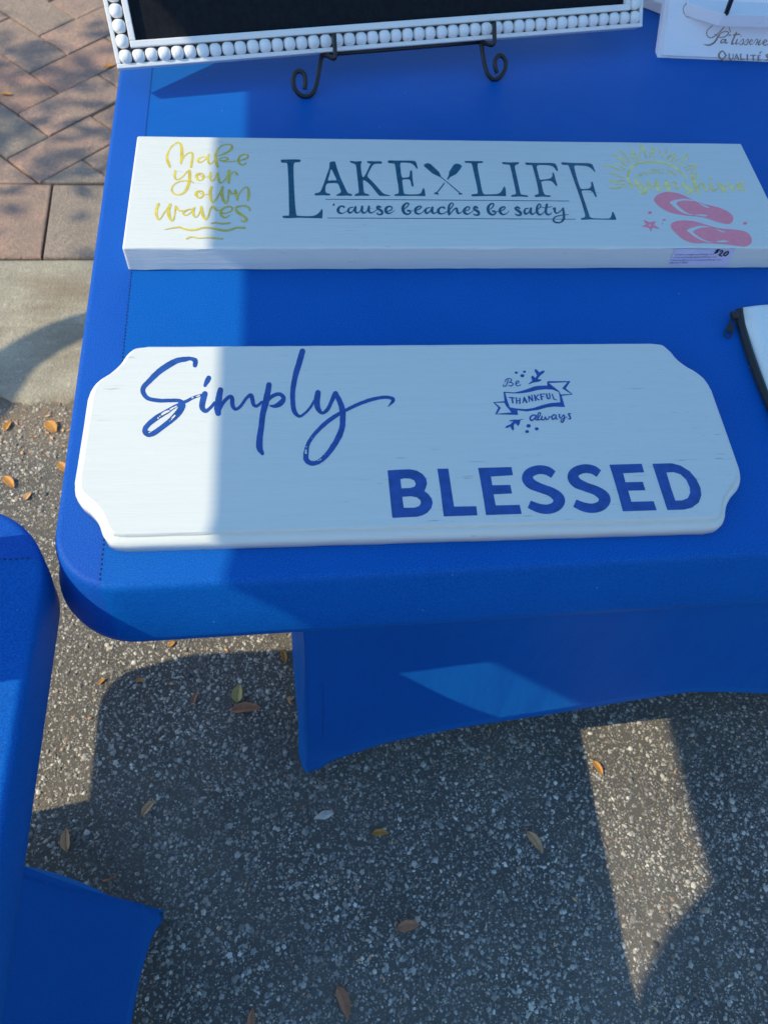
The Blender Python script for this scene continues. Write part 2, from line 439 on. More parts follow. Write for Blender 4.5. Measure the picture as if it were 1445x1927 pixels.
# stones worn out of the asphalt: nobody could count them
def stones(n, x0, x1, y0, y1):
    base = []; k = 5
    for rad, z in ((1.0, -0.2), (0.62, 0.9)):
        for a in range(k): base.append((rad * math.cos(2 * math.pi * (a + 0.3 * (z > 0)) / k), rad * math.sin(2 * math.pi * (a + 0.3 * (z > 0)) / k), z))
    base = np.array(base)
    faces = [[a, (a + 1) % k, k + (a + 1) % k, k + a] for a in range(k)]
    topf = [k + a for a in range(k)]
    nv = len(base)
    size = np.clip(RNG.lognormal(math.log(0.0021), 0.48, n), 0.0010, 0.0072)
    asp = RNG.uniform(0.38, 1.0, n); ang = RNG.uniform(0, 6.283, n)
    px = RNG.uniform(x0, x1, n); py = RNG.uniform(y0, y1, n); hz = size * RNG.uniform(0.12, 0.5, n)
    keep = (py < 0.62) | (px < 0.05) | (RNG.uniform(0, 1, n) < 0.25)
    size, asp, ang, px, py, hz = (q[keep] for q in (size, asp, ang, px, py, hz)); n = len(px)
    B = base[None] * (1 + RNG.uniform(-0.32, 0.32, (n, nv, 1)))
    X = B[..., 0] * size[:, None]; Y = B[..., 1] * (size * asp)[:, None]
    c, s = np.cos(ang)[:, None], np.sin(ang)[:, None]
    V = np.stack([X * c - Y * s + px[:, None], X * s + Y * c + py[:, None], B[..., 2] * hz[:, None] - 0.0003], -1).reshape(-1, 3)
    F = np.array(faces); off = (np.arange(n) * nv)
    quads = (F[None] + off[:, None, None]).reshape(-1, 4)
    tops = (np.array(topf)[None] + off[:, None])
    nq, ntp = len(quads), len(tops)
    me = bpy.data.meshes.new('asphalt_stones')
    me.vertices.add(len(V)); me.vertices.foreach_set('co', V.ravel())
    me.loops.add(nq * 4 + ntp * 5)
    me.loops.foreach_set('vertex_index', np.concatenate([quads.ravel(), tops.ravel()]).astype(np.int32))
    me.polygons.add(nq + ntp)
    me.polygons.foreach_set('loop_start', np.concatenate([np.arange(nq) * 4, nq * 4 + np.arange(ntp) * 5]).astype(np.int32))
    me.polygons.foreach_set('loop_total', np.concatenate([np.full(nq, 4), np.full(ntp, 5)]).astype(np.int32))
    me.update(calc_edges=True); me.validate()
    pal = np.array([(0.24, 0.225, 0.205), (0.38, 0.355, 0.31), (0.52, 0.485, 0.415), (0.64, 0.60, 0.51), (0.80, 0.76, 0.66), (0.46, 0.33, 0.23), (0.13, 0.13, 0.135)])
    pick = RNG.choice(len(pal), n, p=[.20, .24, .22, .15, .08, .05, .06])
    worn = 1.0 + 0.16 * np.sin(px * 9 + 2 * np.sin(py * 7)) * np.cos(py * 11 + 1.5 * np.sin(px * 5)) + 0.10 * np.sin(px * 31 + py * 23)
    cols = pal[pick] * RNG.uniform(0.75, 1.2, (n, 1)) * worn[:, None]
    dirt = np.clip((py - 0.98) / 0.18, 0, 1)[:, None] * RNG.uniform(0.2, 0.9, (n, 1)); cols = cols * (1 - dirt) + np.array([0.34, 0.25, 0.165]) * dirt
    C4 = np.ones((n * nv, 4)); C4[:, :3] = np.repeat(cols, nv, 0)
    at = me.color_attributes.new('stone_tint', 'FLOAT_COLOR', 'POINT'); at.data.foreach_set('color', C4.ravel())
    o = link('asphalt_stones', me, M['stone'])
    return tag(o, 'small pale and grey stones showing through the worn asphalt', 'stones', kind='stuff')

stones(185000, -1.1, 1.15, -0.28, CURB0 + 0.002)

# ------------------------------------------------------------------ tables in stretch covers
def rounded_rect(x0, x1, y0, y1, r, n=14):
    out = []
    for cx_, cy_, a0 in ((x1 - r, y0 + r, -90), (x1 - r, y1 - r, 0), (x0 + r, y1 - r, 90), (x0 + r, y0 + r, 180)):
        for k in range(n + 1):
            a = math.radians(a0 + 90 * k / n)
            out.append((cx_ + r * math.cos(a), cy_ + r * math.sin(a)))
    return out

def inset_loop(loop, d):
    n = len(loop); out = []
    for i in range(n):
        a, b_, c = loop[i - 1], loop[i], loop[(i + 1) % n]
        t = Vector((c[0] - a[0], c[1] - a[1])).normalized()
        out.append((b_[0] - t.y * d, b_[1] + t.x * d))
    return out

def cover_cap(root, x0, x1, y0, y1, r, seam_axis, seam_at, ztop=0.74, zbot=0.632, tilt=0.020):
    """stretched top of the cover: flat top, soft edge, upright band, turned under; split along the sewn seam"""
    loop = rounded_rect(x0, x1, y0, y1, r)
    n = len(loop)
    bm = bmesh.new(); rings = []
    t0, t1 = max(tilt, 0), max(-tilt, 0)       # the band may lean outwards or inwards towards its lower edge
    prof = [(t0 + 0.0085, ztop), (t0 + 0.0048, ztop - 0.0008), (t0 + 0.002, ztop - 0.0030), (t0 + 0.0004, ztop - 0.0065), (t0 * 0.92, ztop - 0.012), ((t0 + t1) * 0.5, ztop - 0.06), (t1, zbot + 0.02), (t1 + 0.0012, zbot + 0.004), (t1 + 0.006, zbot), (t1 + 0.03, zbot + 0.006), (t1 + 0.05, zbot + 0.03)]
    for d, z in prof:
        L = inset_loop(loop, d) if d else loop
        rings.append([bm.verts.new((p[0], p[1], z)) for p in L])
    for a, b_ in zip(rings, rings[1:]):
        for i in range(n): bm.faces.new((a[i], a[(i + 1) % n], b_[(i + 1) % n], b_[i]))
    bm.faces.new(rings[0])
    no = (1, 0, 0) if seam_axis == 'x' else (0, 1, 0)
    co = (seam_at, 0, 0) if seam_axis == 'x' else (0, seam_at, 0)
    bmesh.ops.bisect_plane(bm, geom=list(bm.verts) + list(bm.edges) + list(bm.faces), plane_co=co, plane_no=no)
    bmesh.ops.recalc_face_normals(bm, faces=bm.faces)
    k = 0 if seam_axis == 'x' else 1
    inner = (lambda c: c[k] > seam_at) if seam_axis == 'x' else (lambda c: c[k] < seam_at)
    for nm, test, mt in (('cover_top', inner, M['blue']), ('edge_panel', lambda c: not inner(c), M['blue_edge'])):
        b2 = bm.copy()
        bmesh.ops.delete(b2, geom=[f for f in b2.faces if not test(f.calc_center_median())], context='FACES')
        for f in b2.faces: f.smooth = True
        from_bm(nm, b2, mt, root, False, False)
    bm.free()

def skirt_out(s, d, hem_out):
    """how far the cloth stands out from the table edge at fraction s of the way to the ground"""
    q = min(1.0, max(0.0, (s - 0.22) / 0.62)); q = q * q * (3 - 2 * q)
    top = -0.030 + 0.012 * math.exp(-d / 0.04) - 0.016 * math.exp(-((d - 0.13) / 0.09) ** 2)
    return top + (hem_out - top) * q

def skirt(root, corners, ztop, rad, hem, flare_x, flare_y, foot_shift=(0, 0), name='skirt'):
    """cloth hanging round the legs; hem arches up between the feet, each foot narrows to a point"""
    path = []      # (position for a corner radius r, distance to nearest foot along the loop, outward normal)
    n = len(corners)
    for i in range(n):
        a, b_, c = Vector(corners[i - 1]), Vector(corners[i]), Vector(corners[(i + 1) % n])
        d0, d1 = (b_ - a).normalized(), (c - b_).normalized()
        n0, n1 = Vector((d0.y, -d0.x)), Vector((d1.y, -d1.x))
        for k in range(9):
            t = k / 8
            nn = (n0 * (1 - t) + n1 * t).normalized()
            path.append((b_, n0 + n1, abs(t - 0.5) * rad * 1.2, nn, t))
        L = (c - b_).length - 2 * rad
        p0, p1 = b_ + d1 * rad, c - d1 * rad
        m_ = 30
        for k in range(1, m_):
            t = 0.5 - 0.5 * math.cos(math.pi * k / m_)
            path.append((p0.lerp(p1, t), None, min(t, 1 - t) * L + rad * 0.6, n1, t))
    hx = [h[0] for h in hem]; hy = [h[1] for h in hem]
    vs, fs = [], []; N = len(path); ROW = 18
    for (q, nsum, d, nn, tt) in path:
        zb = float(np.interp(d, hx, hy))
        b_ = math.exp(-d / 0.16)
        for k in range(ROW + 1):
            t = k / ROW
            z = ztop + (zb - ztop) * t
            s = (ztop - z) / ztop
            ox = skirt_out(s, d, flare_x * b_ + 0.010 * (1 - b_)); oy = skirt_out(s, d, flare_y * b_ + 0.013 * (1 - b_))
            if nsum is not None:
                r = rad * (1 - 0.45 * s ** 1.5)
                p = q - nsum * r + nn * r
            else: p = q
            ft = 0.007 * math.exp(-(d / 0.03) ** 2) * max(0, (s - 0.86) / 0.14)     # small pocket round the foot
            fw = math.exp(-(d / 0.09) ** 1.5) * s ** 1.3     # the leg pulls the corner of the cloth towards its foot
            vs.append((p.x + nn.x * (ox + ft) + foot_shift[0] * fw, p.y + nn.y * (oy + ft) + foot_shift[1] * fw, z))
    for i in range(N):
        j = (i + 1) % N
        for k in range(ROW):
            fs.append((i * (ROW + 1) + k, i * (ROW + 1) + k + 1, j * (ROW + 1) + k + 1, j * (ROW + 1) + k))
    o = from_data(name, vs, fs, M['blue_skirt'], root, True)
    sm = o.modifiers.new('thick', 'SOLIDIFY'); sm.thickness = 0.001; sm.offset = -1
    return o, path

def stitches(root, a, b_, z, name='stitching', step=0.0058, L=0.0030):
    a, b_ = Vector(a), Vector(b_); d = (b_ - a); n = int(d.length / step); d.normalize()
    s = Vector((-d.y, d.x)); vs, fs = [], []
    for i in range(n):
        c = a + d * (i + 0.5) * step + s * 0.0002 * math.sin(i * 1.7)
        h, w = L / 2, 0.0007
        k = len(vs)
        for zz, sc in ((z - 0.0006, 1.0), (z + 0.0006, 0.8)):
            for sx, sy in ((-1, -1), (1, -1), (1, 1), (-1, 1)):
                p = c + d * h * sx * sc + s * w * sy * sc
                vs.append((p.x, p.y, zz))
        fs += [(k + 4, k + 5, k + 6, k + 7), (k, k + 1, k + 5, k + 4), (k + 1, k + 2, k + 6, k + 5), (k + 2, k + 3, k + 7, k + 6), (k + 3, k, k + 4, k + 7)]
    return from_data(name, vs, fs, M['thread'], root)

# main table: local origin at its front left corner
TX, TY = -0.2945, 0.3145
main = empty('covered_table', (TX, TY, 0), Matrix.Rotation(math.radians(0.75), 3, 'Z'))
tag(main, 'long table under a royal blue stretch cover carrying the white signs', 'table', 'tables in blue stretch covers')
cover_cap(main, 0, 1.83, 0, 1.22, 0.095, 'x', 0.0735)
stitches(main, (0.0735, 0.030), (0.0735, 1.19), 0.7402)
HEM = [(0, 0.003), (0.015, 0.005), (0.024, 0.022), (0.036, 0.042), (0.05, 0.060), (0.08, 0.085), (0.14, 0.130), (0.27, 0.170), (0.42, 0.195), (0.57, 0.232), (0.73, 0.258), (0.9, 0.278), (1.3, 0.29)]
skirt(main, [(0.256, 0.0), (1.59, 0.0), (1.59, 1.22), (0.256, 1.22)], 0.655, 0.032, HEM, -0.004, 0.034)
def on_skirt(d, z, flare):
    b_ = math.exp(-d / 0.16)
    return skirt_out((0.655 - z) / 0.655, d, flare * b_ + 0.013 * (1 - b_)) + 0.0006
tube('seam', [Vector((0.296 + 0.006 * math.sin((0.64 - z) * 5.5) - 0.012 * max(0, 0.3 - z), -on_skirt(0.038, z, 0.034), z)) for z in np.linspace(0.64, 0.20, 22)], 0.0006, M['thread'], main, 6)

side = empty('covered_table', (-0.2815, 0.445, 0), Matrix.Rotation(0, 3, 'Z'))
tag(side, 'blue-covered table cut off by the left edge of the picture', 'table', 'tables in blue stretch covers')
cover_cap(side, -0.835, 0, -1.83, 0, 0.095, 'y', -0.068, 0.738, 0.632, -0.010)
stitches(side, (-0.82, -0.068), (-0.010, -0.068), 0.7382)
skirt(side, [(-0.80, -1.55), (-0.013, -1.55), (-0.013, -0.318), (-0.80, -0.225)], 0.655, 0.034, HEM, 0.018, -0.020, (0.004, -0.042))
tube('seam', [Vector((-0.013 + on_skirt(0.055, z, 0.018), -0.345 - 0.045 * ((0.60 - z) / 0.44) ** 1.4, z)) for z in np.linspace(0.60, 0.16, 16)], 0.0007, M['thread'], side, 6)
bm = bmesh.new(); bmesh.ops.create_cone(bm, segments=16, radius1=0.011, radius2=0.010, depth=0.016, cap_ends=True)
for v in bm.verts: v.co += Vector((-0.019, -0.397, 0.008))
from_bm('foot_cap', bm, plain('pale_plastic_foot', (0.55, 0.58, 0.62), 0.5), side, True)

# ------------------------------------------------------------------ lettering engine
class Lettering:
    """painted marks traced on a board: strokes of changing width and filled outlines, each a thin raised film"""
    def __init__(s, ox, oy, sc):
        s.o = (ox, oy, sc); s.items = []
    def at(s, ox, oy, sc):
        s.o = (ox, oy, sc); return s
    def px(s, p): return (s.o[0] + p[0] / s.o[2], s.o[1] + p[1] / s.o[2])
    def st(s, *pts, flat=False, sub=7, wob=0.0):
        q = []
        for p in pts:
            w = p[2] if len(p) > 2 else 12
            a = s.px(p); q.append((a[0], a[1], w / s.o[2]))
        if len(q) == 1: q.append((q[0][0] + .2, q[0][1] + .2, q[0][2]))
        s.items.append(('s', catmull(q, sub), flat, wob)); return s
    def po(s, outer, *holes, smooth=True, sub=3):
        f = (lambda L: catmull([s.px(p) for p in L], sub, True)) if smooth else (lambda L: [np.array(s.px(p)) for p in L])
        s.items.append(('p', [f(outer)] + [f(h) for h in holes])); return s
    def dot(s, x, y, rx, ry):
        s.items.append(('p', [[np.array(s.px((x + rx * math.cos(a), y + ry * math.sin(a)))) for a in np.linspace(0, 6.2832, 15)[:-1]]])); return s
    def build(s, name, plane, mat, parent, lift=0.00010, step=0.00001, label=None):
        inv = parent.matrix_world.inverted() if parent else Matrix.Identity(4)
        vs, fs = [], []
        def put(p, h): 
            vs.append(inv @ (plane.hit(p[0], p[1]) + plane.n * h)); return len(vs) - 1
        h = lift
        for it in s.items:
            h += step
            if it[0] == 's':
                P = it[1]; n = len(P); L, R_ = [], []
                for i in range(n):
                    a, b_ = P[max(i - 1, 0)], P[min(i + 1, n - 1)]
                    t = np.array([b_[0] - a[0], b_[1] - a[1]]); l = np.linalg.norm(t); t = t / l if l > 1e-9 else np.array([1.0, 0])
                    nn = np.array([-t[1], t[0]]); w = max(P[i][2], 0.25) / 2
                    w1 = w * (1 + it[3] * random.uniform(-1, 1)); w2 = w * (1 + it[3] * random.uniform(-1, 1))
                    hh = h + step * 0.8 * i / n
                    L.append(put((P[i][0] + nn[0] * w1, P[i][1] + nn[1] * w1), hh)); R_.append(put((P[i][0] - nn[0] * w2, P[i][1] - nn[1] * w2), hh))
                for i in range(n - 1): fs.append((L[i], L[i + 1], R_[i + 1], R_[i]))
                if not it[2]:
                    for i, sg in ((0, -1), (n - 1, 1)):
                        a, b_ = P[max(i - 1, 0)], P[min(i + 1, n - 1)]
                        t = np.array([b_[0] - a[0], b_[1] - a[1]]); l = np.linalg.norm(t); t = t / l if l > 1e-9 else np.array([1.0, 0])
                        nn = np.array([-t[1], t[0]]); w = max(P[i][2], 0.25) / 2
                        hh = h + step * 0.8 * i / n
                        arc = []
                        for k in range(1, 6):
                            al = math.pi * k / 6
                            q = np.array([P[i][0], P[i][1]]) + nn * w * math.cos(al) + t * sg * w * math.sin(al)
                            arc.append(put(q, hh))
                        poly = [L[i]] + arc + [R_[i]]
                        fs.append(tuple(poly) if sg < 0 else tuple(poly[::-1]))
            else:
                loops = it[1]
                tri = tessellate_polygon([[Vector((p[0], p[1], 0)) for p in L] for L in loops])
                flat = [p for L in loops for p in L]
                ids = [put(p, h) for p in flat]
                for t in tri: fs.append(tuple(ids[k] for k in t))
        me = bpy.data.meshes.new(name); me.from_pydata([tuple(v) for v in vs], [], fs); me.update()
        bm = bmesh.new(); bm.from_mesh(me)
        nl = (inv.to_3x3() @ plane.n)
        for f in bm.faces:
            f.normal_update()
            if f.normal.dot(nl) < 0: f.normal_flip()
        bm.to_mesh(me); bm.free()
        o = link(name, me, mat, parent)
        if label: o['label'] = label
        return o

# ------------------------------------------------------------------ long sign (lake)
def wood_slab(name, L, W2, T, mat, parent, bev=0.0028):
    bm = bmesh.new()
    box_bm(bm, 0, L, 0, W2, 0, T)
    bmesh.ops.subdivide_edges(bm, edges=[e for e in bm.edges if abs(e.verts[0].co.x - e.verts[1].co.x) > 0.5], cuts=40)
    long_e = [e for e in bm.edges if len(e.link_faces) == 2 and e.calc_face_angle() > 0.5]
    bmesh.ops.bevel(bm, geom=long_e, offset=bev, segments=3, affect='EDGES', profile=0.5)
    for v in bm.verts:
        j = 0.0004
        if v.co.z > T * 0.5 or v.co.y < 0.01:
            v.co += Vector((0, random.uniform(-j, j) if v.co.y < 0.01 else 0, random.uniform(-j, j) * 0.25))
    return from_bm(name, bm, mat, parent, False)

LZ = 0.778
lake = empty('wooden_sign', (-0.2312, 0.7995, 0.7402), Matrix.Rotation(math.radians(-0.05), 3, 'Z'))
tag(lake, 'long white board sign with dark blue lake lettering, crossed oars and pink flip-flops', 'sign', 'white painted signs lying on the table')
bpy.context.view_layer.update()
wood_slab('board', 0.914, 0.2325, 0.0378, M['white_board'], lake)
lp = Plane((0, 0, LZ), (1, 0, 0), (0, 1, 0))

t = Lettering(280, 260, 7.225)
t.st((250,240,35),(255,300,40),(275,350,42),(290,388,34)); t.st((250,260,30),(270,190,24),(310,120,22),(370,72,20),(415,65,26),(445,110,38),(452,200,44),(450,270,44),(440,345,26))
t.st((445,330,16),(480,260,16),(530,210,18),(575,198,26),(598,220,30),(592,300,34),(578,392,34))
t.st((790,255,12),(740,255,16),(690,275,26),(672,305,34),(690,330,24),(735,318,14),(790,270,14)); t.st((815,230,28),(808,280,34),(815,330,30),(840,352,16),(880,320,12),(915,270,12))
t.st((955,240,14),(1020,215,18),(1090,180,26),(1135,130,32),(1115,90,20),(1060,88,14),(1000,100,16),(945,150,24),(915,220,36),(915,300,42),(925,360,40),(940,392,26))
t.st((960,290,14),(1000,265,12),(1060,265,18),(1078,285,24),(1040,305,14),(975,305,12)); t.st((960,300,10),(1020,318,12),(1100,322,12),(1190,312,12))
t.st((1205,310,14),(1280,295,16),(1340,270,22),(1350,235,22),(1300,220,18),(1245,245,24),(1220,295,30),(1235,345,28),(1275,365,16),(1315,350,20),(1325,335,14))
t.st((365,450,34),(355,500,34),(365,550,28),(400,565,16),(460,525,18),(520,460,18),(550,435,16))
t.st((555,445,40),(558,520,42),(550,600,42),(520,690,38),(470,750,28),(400,770,18),(340,750,26),(315,700,26),(340,640,18),(410,595,16),(500,580,14),(570,585,14),(612,608,16))
for dx, dy in ((0, 0), (-5, 238)):
    t.st((700+dx,480+dy,18),(660+dx,500+dy,36),(650+dx,530+dy,40),(680+dx,570+dy,26),(720+dx,570+dy,20),(750+dx,530+dy,26),(735+dx,490+dy,22),(700+dx,480+dy,16)); t.st((690+dx,495+dy,12),(720+dx,520+dy,12),(770+dx,530+dy,10),(812+dx,525+dy,10))
t.st((840,475,32),(835,530,34),(845,575,26),(875,575,16),(910,530,16),(935,480,24)); t.st((940,480,32),(945,540,34),(965,600,26),(1000,600,16),(1050,550,14),(1075,490,14))
t.st((1090,445,34),(1090,520,44),(1085,605,34)); t.st((1095,530,14),(1130,475,16),(1165,460,20),(1190,475,26),(1205,502,22))
t.st((855,668,34),(835,730,38),(840,810,38),(865,870,28),(895,860,18),(945,790,18),(990,700,22)); t.st((1005,668,34),(995,730,40),(1005,810,40),(1040,880,28),(1070,860,22),(1085,780,26),(1090,710,22),(1110,725,24),(1130,755,20),(1165,755,12))
t.st((1180,710,28),(1190,770,42),(1210,842,24)); t.st((1205,820,14),(1250,730,14),(1300,680,14),(1345,675,22),(1360,720,34),(1360,780,36),(1350,845,28))
t.st((135,900,36),(110,960,36),(105,1040,36),(130,1105,24),(165,1090,16),(215,1010,20),(260,960,24),(290,910,36)); t.st((295,908,38),(270,970,46),(280,1060,44),(310,1122,26),(340,1100,22),(355,1020,22),(365,940,22),(375,935,24),(400,975,26),(430,990,18),(460,985,12))
t.st((600,970,14),(550,970,16),(490,995,28),(470,1025,30),(500,1050,16),(550,1030,14),(610,975,14)); t.st((620,948,28),(605,990,34),(610,1050,30),(640,1075,16),(680,1040,14),(705,980,14))
t.st((715,938,32),(725,1000,42),(750,1080,36),(780,1103,24),(810,1060,22),(835,980,22),(860,930,20),(885,940,28),(915,970,24),(955,985,14),(1000,975,12))
t.st((985,1020,14),(1060,1020,16),(1125,985,20),(1130,940,20),(1080,930,18),(1010,960,26),(980,1010,30),(1000,1065,28),(1050,1080,16),(1100,1050,14))
t.st((1375,982,24),(1360,945,24),(1300,920,18),(1220,930,22),(1185,955,28),(1200,1000,34),(1270,1050,36),(1330,1100,34),(1320,1130,24),(1270,1135,16),(1255,1115,12))
t.st((850,1160,14),(920,1150,16),(1000,1165,22),(1105,1155,20)); t.st((220,1245,8),(320,1225,16),(420,1215,22),(520,1245,24),(620,1250,26),(740,1220,22),(860,1225,24),(1000,1255,28),(1100,1250,26),(1200,1220,22),(1310,1222,22)); t.st((515,1370,22),(580,1345,16),(680,1360,16),(800,1355,14),(900,1360,20),(1010,1370,14))
t.build('lettering', lp, M['gold'], lake, label='gold script lettering make your own waves with wavy lines below')

t = Lettering(520, 285, 7.225)
t.po([(62,118),(75,112),(200,108),(320,110),(330,128),(318,146),(270,148),(240,165),(235,250),(240,420),(250,620),(262,780),(275,860),(300,875),(400,880),(500,876),(560,850),(600,810),(618,783),(630,800),(626,902),(600,910),(400,905),(300,902),(180,908),(100,905),(84,888),(95,876),(150,872),(175,860),(172,700),(168,480),(160,300),(152,180),(135,155),(80,155),(64,140)], sub=2)
t.po([(722,160),(740,142),(795,136),(808,165),(830,240),(870,350),(920,460),(960,545),(985,570),(1020,578),(1032,592),(1020,606),(960,602),(880,605),(820,604),(815,590),(860,570),(880,545),(860,490),(835,438),(770,432),(690,440),(670,490),(668,545),(690,568),(725,575),(735,588),(722,600),(620,598),(535,600),(520,588),(530,570),(575,560),(605,535),(640,450),(690,310),(720,220)],
     [(748,245),(765,270),(790,325),(818,390),(760,392),(703,395),(720,330),(738,260)], sub=2)
t.po([(1000,132),(1020,130),(1090,138),(1155,132),(1158,155),(1148,175),(1150,230),(1158,290),(1172,345),(1190,345),(1225,290),(1270,190),(1285,170),(1245,160),(1233,145),(1240,132),(1330,135),(1425,135),(1433,152),(1425,168),(1360,168),(1320,180),(1290,220),(1255,290),(1240,325),(1245,350),(1301,405),(1361,470),(1441,560),(1481,583),(1541,595),(1538,606),(1421,605),(1391,595),(1341,535),(1301,485),(1250,430),(1200,395),(1180,395),(1178,420),(1185,500),(1195,560),(1225,575),(1258,585),(1255,605),(1160,602),(1075,606),(1065,592),(1080,578),(1115,565),(1120,530),(1110,430),(1098,320),(1085,210),(1070,175),(1020,155),(1002,145)], sub=2)
t.at(700, 285, 7.225)
t.po([(215,135),(235,122),(330,125),(500,125),(575,130),(600,150),(610,190),(620,225),(608,238),(590,215),(560,180),(510,158),(420,152),(385,160),(385,220),(395,300),(410,355),(460,355),(495,350),(510,325),(515,270),(530,258),(545,270),(548,340),(555,410),(565,465),(552,480),(535,465),(525,415),(510,385),(460,380),(412,388),(412,420),(422,500),(435,570),(470,582),(560,585),(640,578),(670,555),(685,515),(700,500),(712,515),(725,595),(710,608),(600,605),(470,605),(320,606),(302,595),(320,580),(355,572),(362,545),(355,470),(340,380),(325,280),(312,190),(295,165),(235,160),(217,150)], sub=2)
t.build('lettering', lp, M['teal'], lake, label='large dark teal serif word lake')
t = Lettering(880, 285, 4.983)
t.po([(-31,95),(-25,90),(60,90),(135,92),(143,100),(135,108),(105,110),(92,120),(95,170),(115,270),(130,350),(148,398),(180,402),(270,400),(310,380),(335,335),(345,330),(355,355),(357,415),(345,420),(200,418),(60,422),(35,418),(38,402),(80,398),(92,385),(85,330),(60,220),(40,130),(25,110),(-20,108)], sub=2)
t.po([(320,105),(335,100),(400,104),(470,100),(480,110),(470,120),(445,130),(440,150),(455,220),(475,310),(492,390),(505,405),(555,412),(565,422),(550,428),(490,422),(415,426),(405,416),(420,408),(445,402),(450,385),(435,310),(415,220),(398,145),(385,125),(330,120)], sub=2)
t.po([(537,112),(550,104),(640,108),(770,108),(810,112),(830,130),(843,170),(840,186),(828,180),(800,145),(750,130),(670,128),(650,135),(645,150),(660,210),(672,258),(690,265),(750,258),(780,248),(792,225),(790,205),(800,198),(810,215),(822,265),(835,305),(838,322),(828,325),(805,300),(780,278),(730,275),(690,285),(692,310),(705,370),(718,400),(735,410),(772,412),(775,422),(760,428),(700,424),(640,428),(625,420),(632,408),(655,402),(662,385),(650,310),(625,210),(605,140),(590,128),(548,126)], sub=2)
t.po([(875,110),(888,102),(990,108),(1100,110),(1150,114),(1170,130),(1185,165),(1195,190),(1185,192),(1155,160),(1110,138),(1030,132),(1000,135),(998,155),(1015,225),(1040,310),(1060,350),(1100,352),(1140,345),(1155,320),(1152,292),(1165,285),(1175,305),(1190,365),(1205,410),(1205,428),(1192,425),(1175,390),(1150,368),(1110,366),(1068,370),(1075,410),(1105,500),(1135,590),(1150,620),(1200,628),(1290,630),(1330,625),(1345,600),(1350,572),(1362,568),(1375,595),(1390,635),(1380,642),(1280,640),(1150,638),(1075,642),(1058,635),(1065,625),(1090,620),(1098,600),(1085,550),(1055,450),(1010,320),(975,220),(945,140),(930,128),(885,126)], sub=2)
t.build('lettering', lp, M['teal'], lake, label='large dark teal serif word life')
t = Lettering(700, 285, 7.225)
t.po([(700,185),(730,165),(770,160),(800,175),(910,280),(930,320),(940,345),(1000,395),(1180,545),(1200,565),(1232,570),(1228,580),(1185,592),(1175,582),(1180,565),(1160,548),(990,400),(925,350),(890,335),(820,300),(710,205)], smooth=False)
t.po([(1110,180),(1150,165),(1200,178),(1222,200),(1200,240),(1140,310),(1060,350),(1035,385),(1015,382),(1030,350),(1045,310),(1045,280)], smooth=False)
t.po([(975,428),(990,435),(905,545),(890,560),(908,580),(900,590),(850,580),(838,568),(860,556),(880,552)], smooth=False)
t.build('oars_motif', lp, M['teal'], lake, label='two crossed oars painted in dark teal')
t = Lettering(0, 0, 1)
t.st((612.5,375,1.3),(840,376.6,1.3),(1070.6,378.3,1.2), flat=True); t.st((616.2,410.4,1.4),(850,411.3,1.4),(1082.7,412.6,1.2), flat=True)
t.at(610, 365, 6.021)
t.st((112,108,8),(108,125,24)); t.st((225,150,24),(215,140,18),(180,145,22),(157,180,34),(170,212,26),(210,220,12),(260,195,8))
t.st((330,150,10),(290,160,16),(272,190,26),(290,215,22),(325,195,12),(350,150,12)); t.st((355,150,26),(350,190,30),(370,215,18),(405,200,10),(420,160,10))
t.st((430,145,26),(428,190,28),(445,217,20),(480,200,12),(502,150,12)); t.st((507,145,26),(505,190,28),(525,215,18),(560,205,10),(600,175,10),(625,145,12))
t.st((640,150,20),(610,140,20),(600,160,24),(650,195,30),(655,225,24),(620,235,16),(597,222,12),(610,212,8))
t.st((705,200,10),(755,185,14),(768,155,16),(735,142,18),(700,165,30),(700,205,30),(735,222,16),(775,205,8),(798,185,6))
t.st((910,170,12),(945,140,14),(955,110,16),(925,108,18),(892,150,32),(900,205,32),(940,232,20),(975,215,16),(970,190,14),(940,188,12),(960,200,10),(1000,190,8))
t.st((1025,195,10),(1070,175,12),(1100,150,16),(1075,140,16),(1035,170,28),(1035,210,28),(1070,228,16),(1110,210,8),(1145,170,8))
t.st((1195,155,10),(1160,165,16),(1145,195,26),(1160,220,22),(1195,200,12),(1220,160,12)); t.st((1225,155,26),(1220,195,30),(1240,222,18),(1280,205,8))
t.st((1360,160,22),(1345,150,16),(1310,160,18),(1290,190,32),(1305,220,24),(1345,225,12),(1400,195,8))
t.at(840, 365, 6.021)
t.st((10,205,8),(60,150,12),(75,115,14),(50,105,14),(28,140,24),(25,190,30),(30,230,30)); t.st((45,225,8),(85,175,14),(115,165,20),(120,200,28),(135,222,18),(170,205,8),(200,180,8))
t.st((205,195,10),(250,180,12),(262,155,14),(235,148,16),(200,180,28),(205,215,28),(240,230,16),(285,205,8),(330,160,8))
t.st((350,160,20),(325,145,20),(310,170,24),(360,205,30),(362,235,24),(325,240,16),(305,228,12))
t.st((495,175,12),(525,145,14),(532,115,16),(500,115,18),(470,155,32),(478,210,32),(520,238,20),(555,220,16),(545,195,14),(515,195,12),(545,208,10),(590,195,8))
t.st((600,200,10),(645,180,12),(662,155,14),(640,148,16),(605,175,28),(610,215,28),(645,235,16),(690,215,8),(705,190,6))
t.st((825,165,20),(800,150,20),(780,170,24),(835,210,30),(835,238,24),(800,242,16),(778,228,12))
t.st((925,165,10),(895,170,16),(880,200,26),(895,228,22),(930,210,12),(950,170,12)); t.st((955,165,26),(950,205,30),(970,232,18),(1005,210,8))
t.st((1020,190,8),(1060,150,12),(1062,122,14),(1040,120,16),(1022,160,26),(1025,210,28),(1055,238,18),(1095,215,8),(1120,180,8))
t.st((1135,122,28),(1125,170,28),(1125,215,28),(1155,238,18),(1190,215,8)); t.st((1065,150,6),(1120,158,8),(1190,145,8))
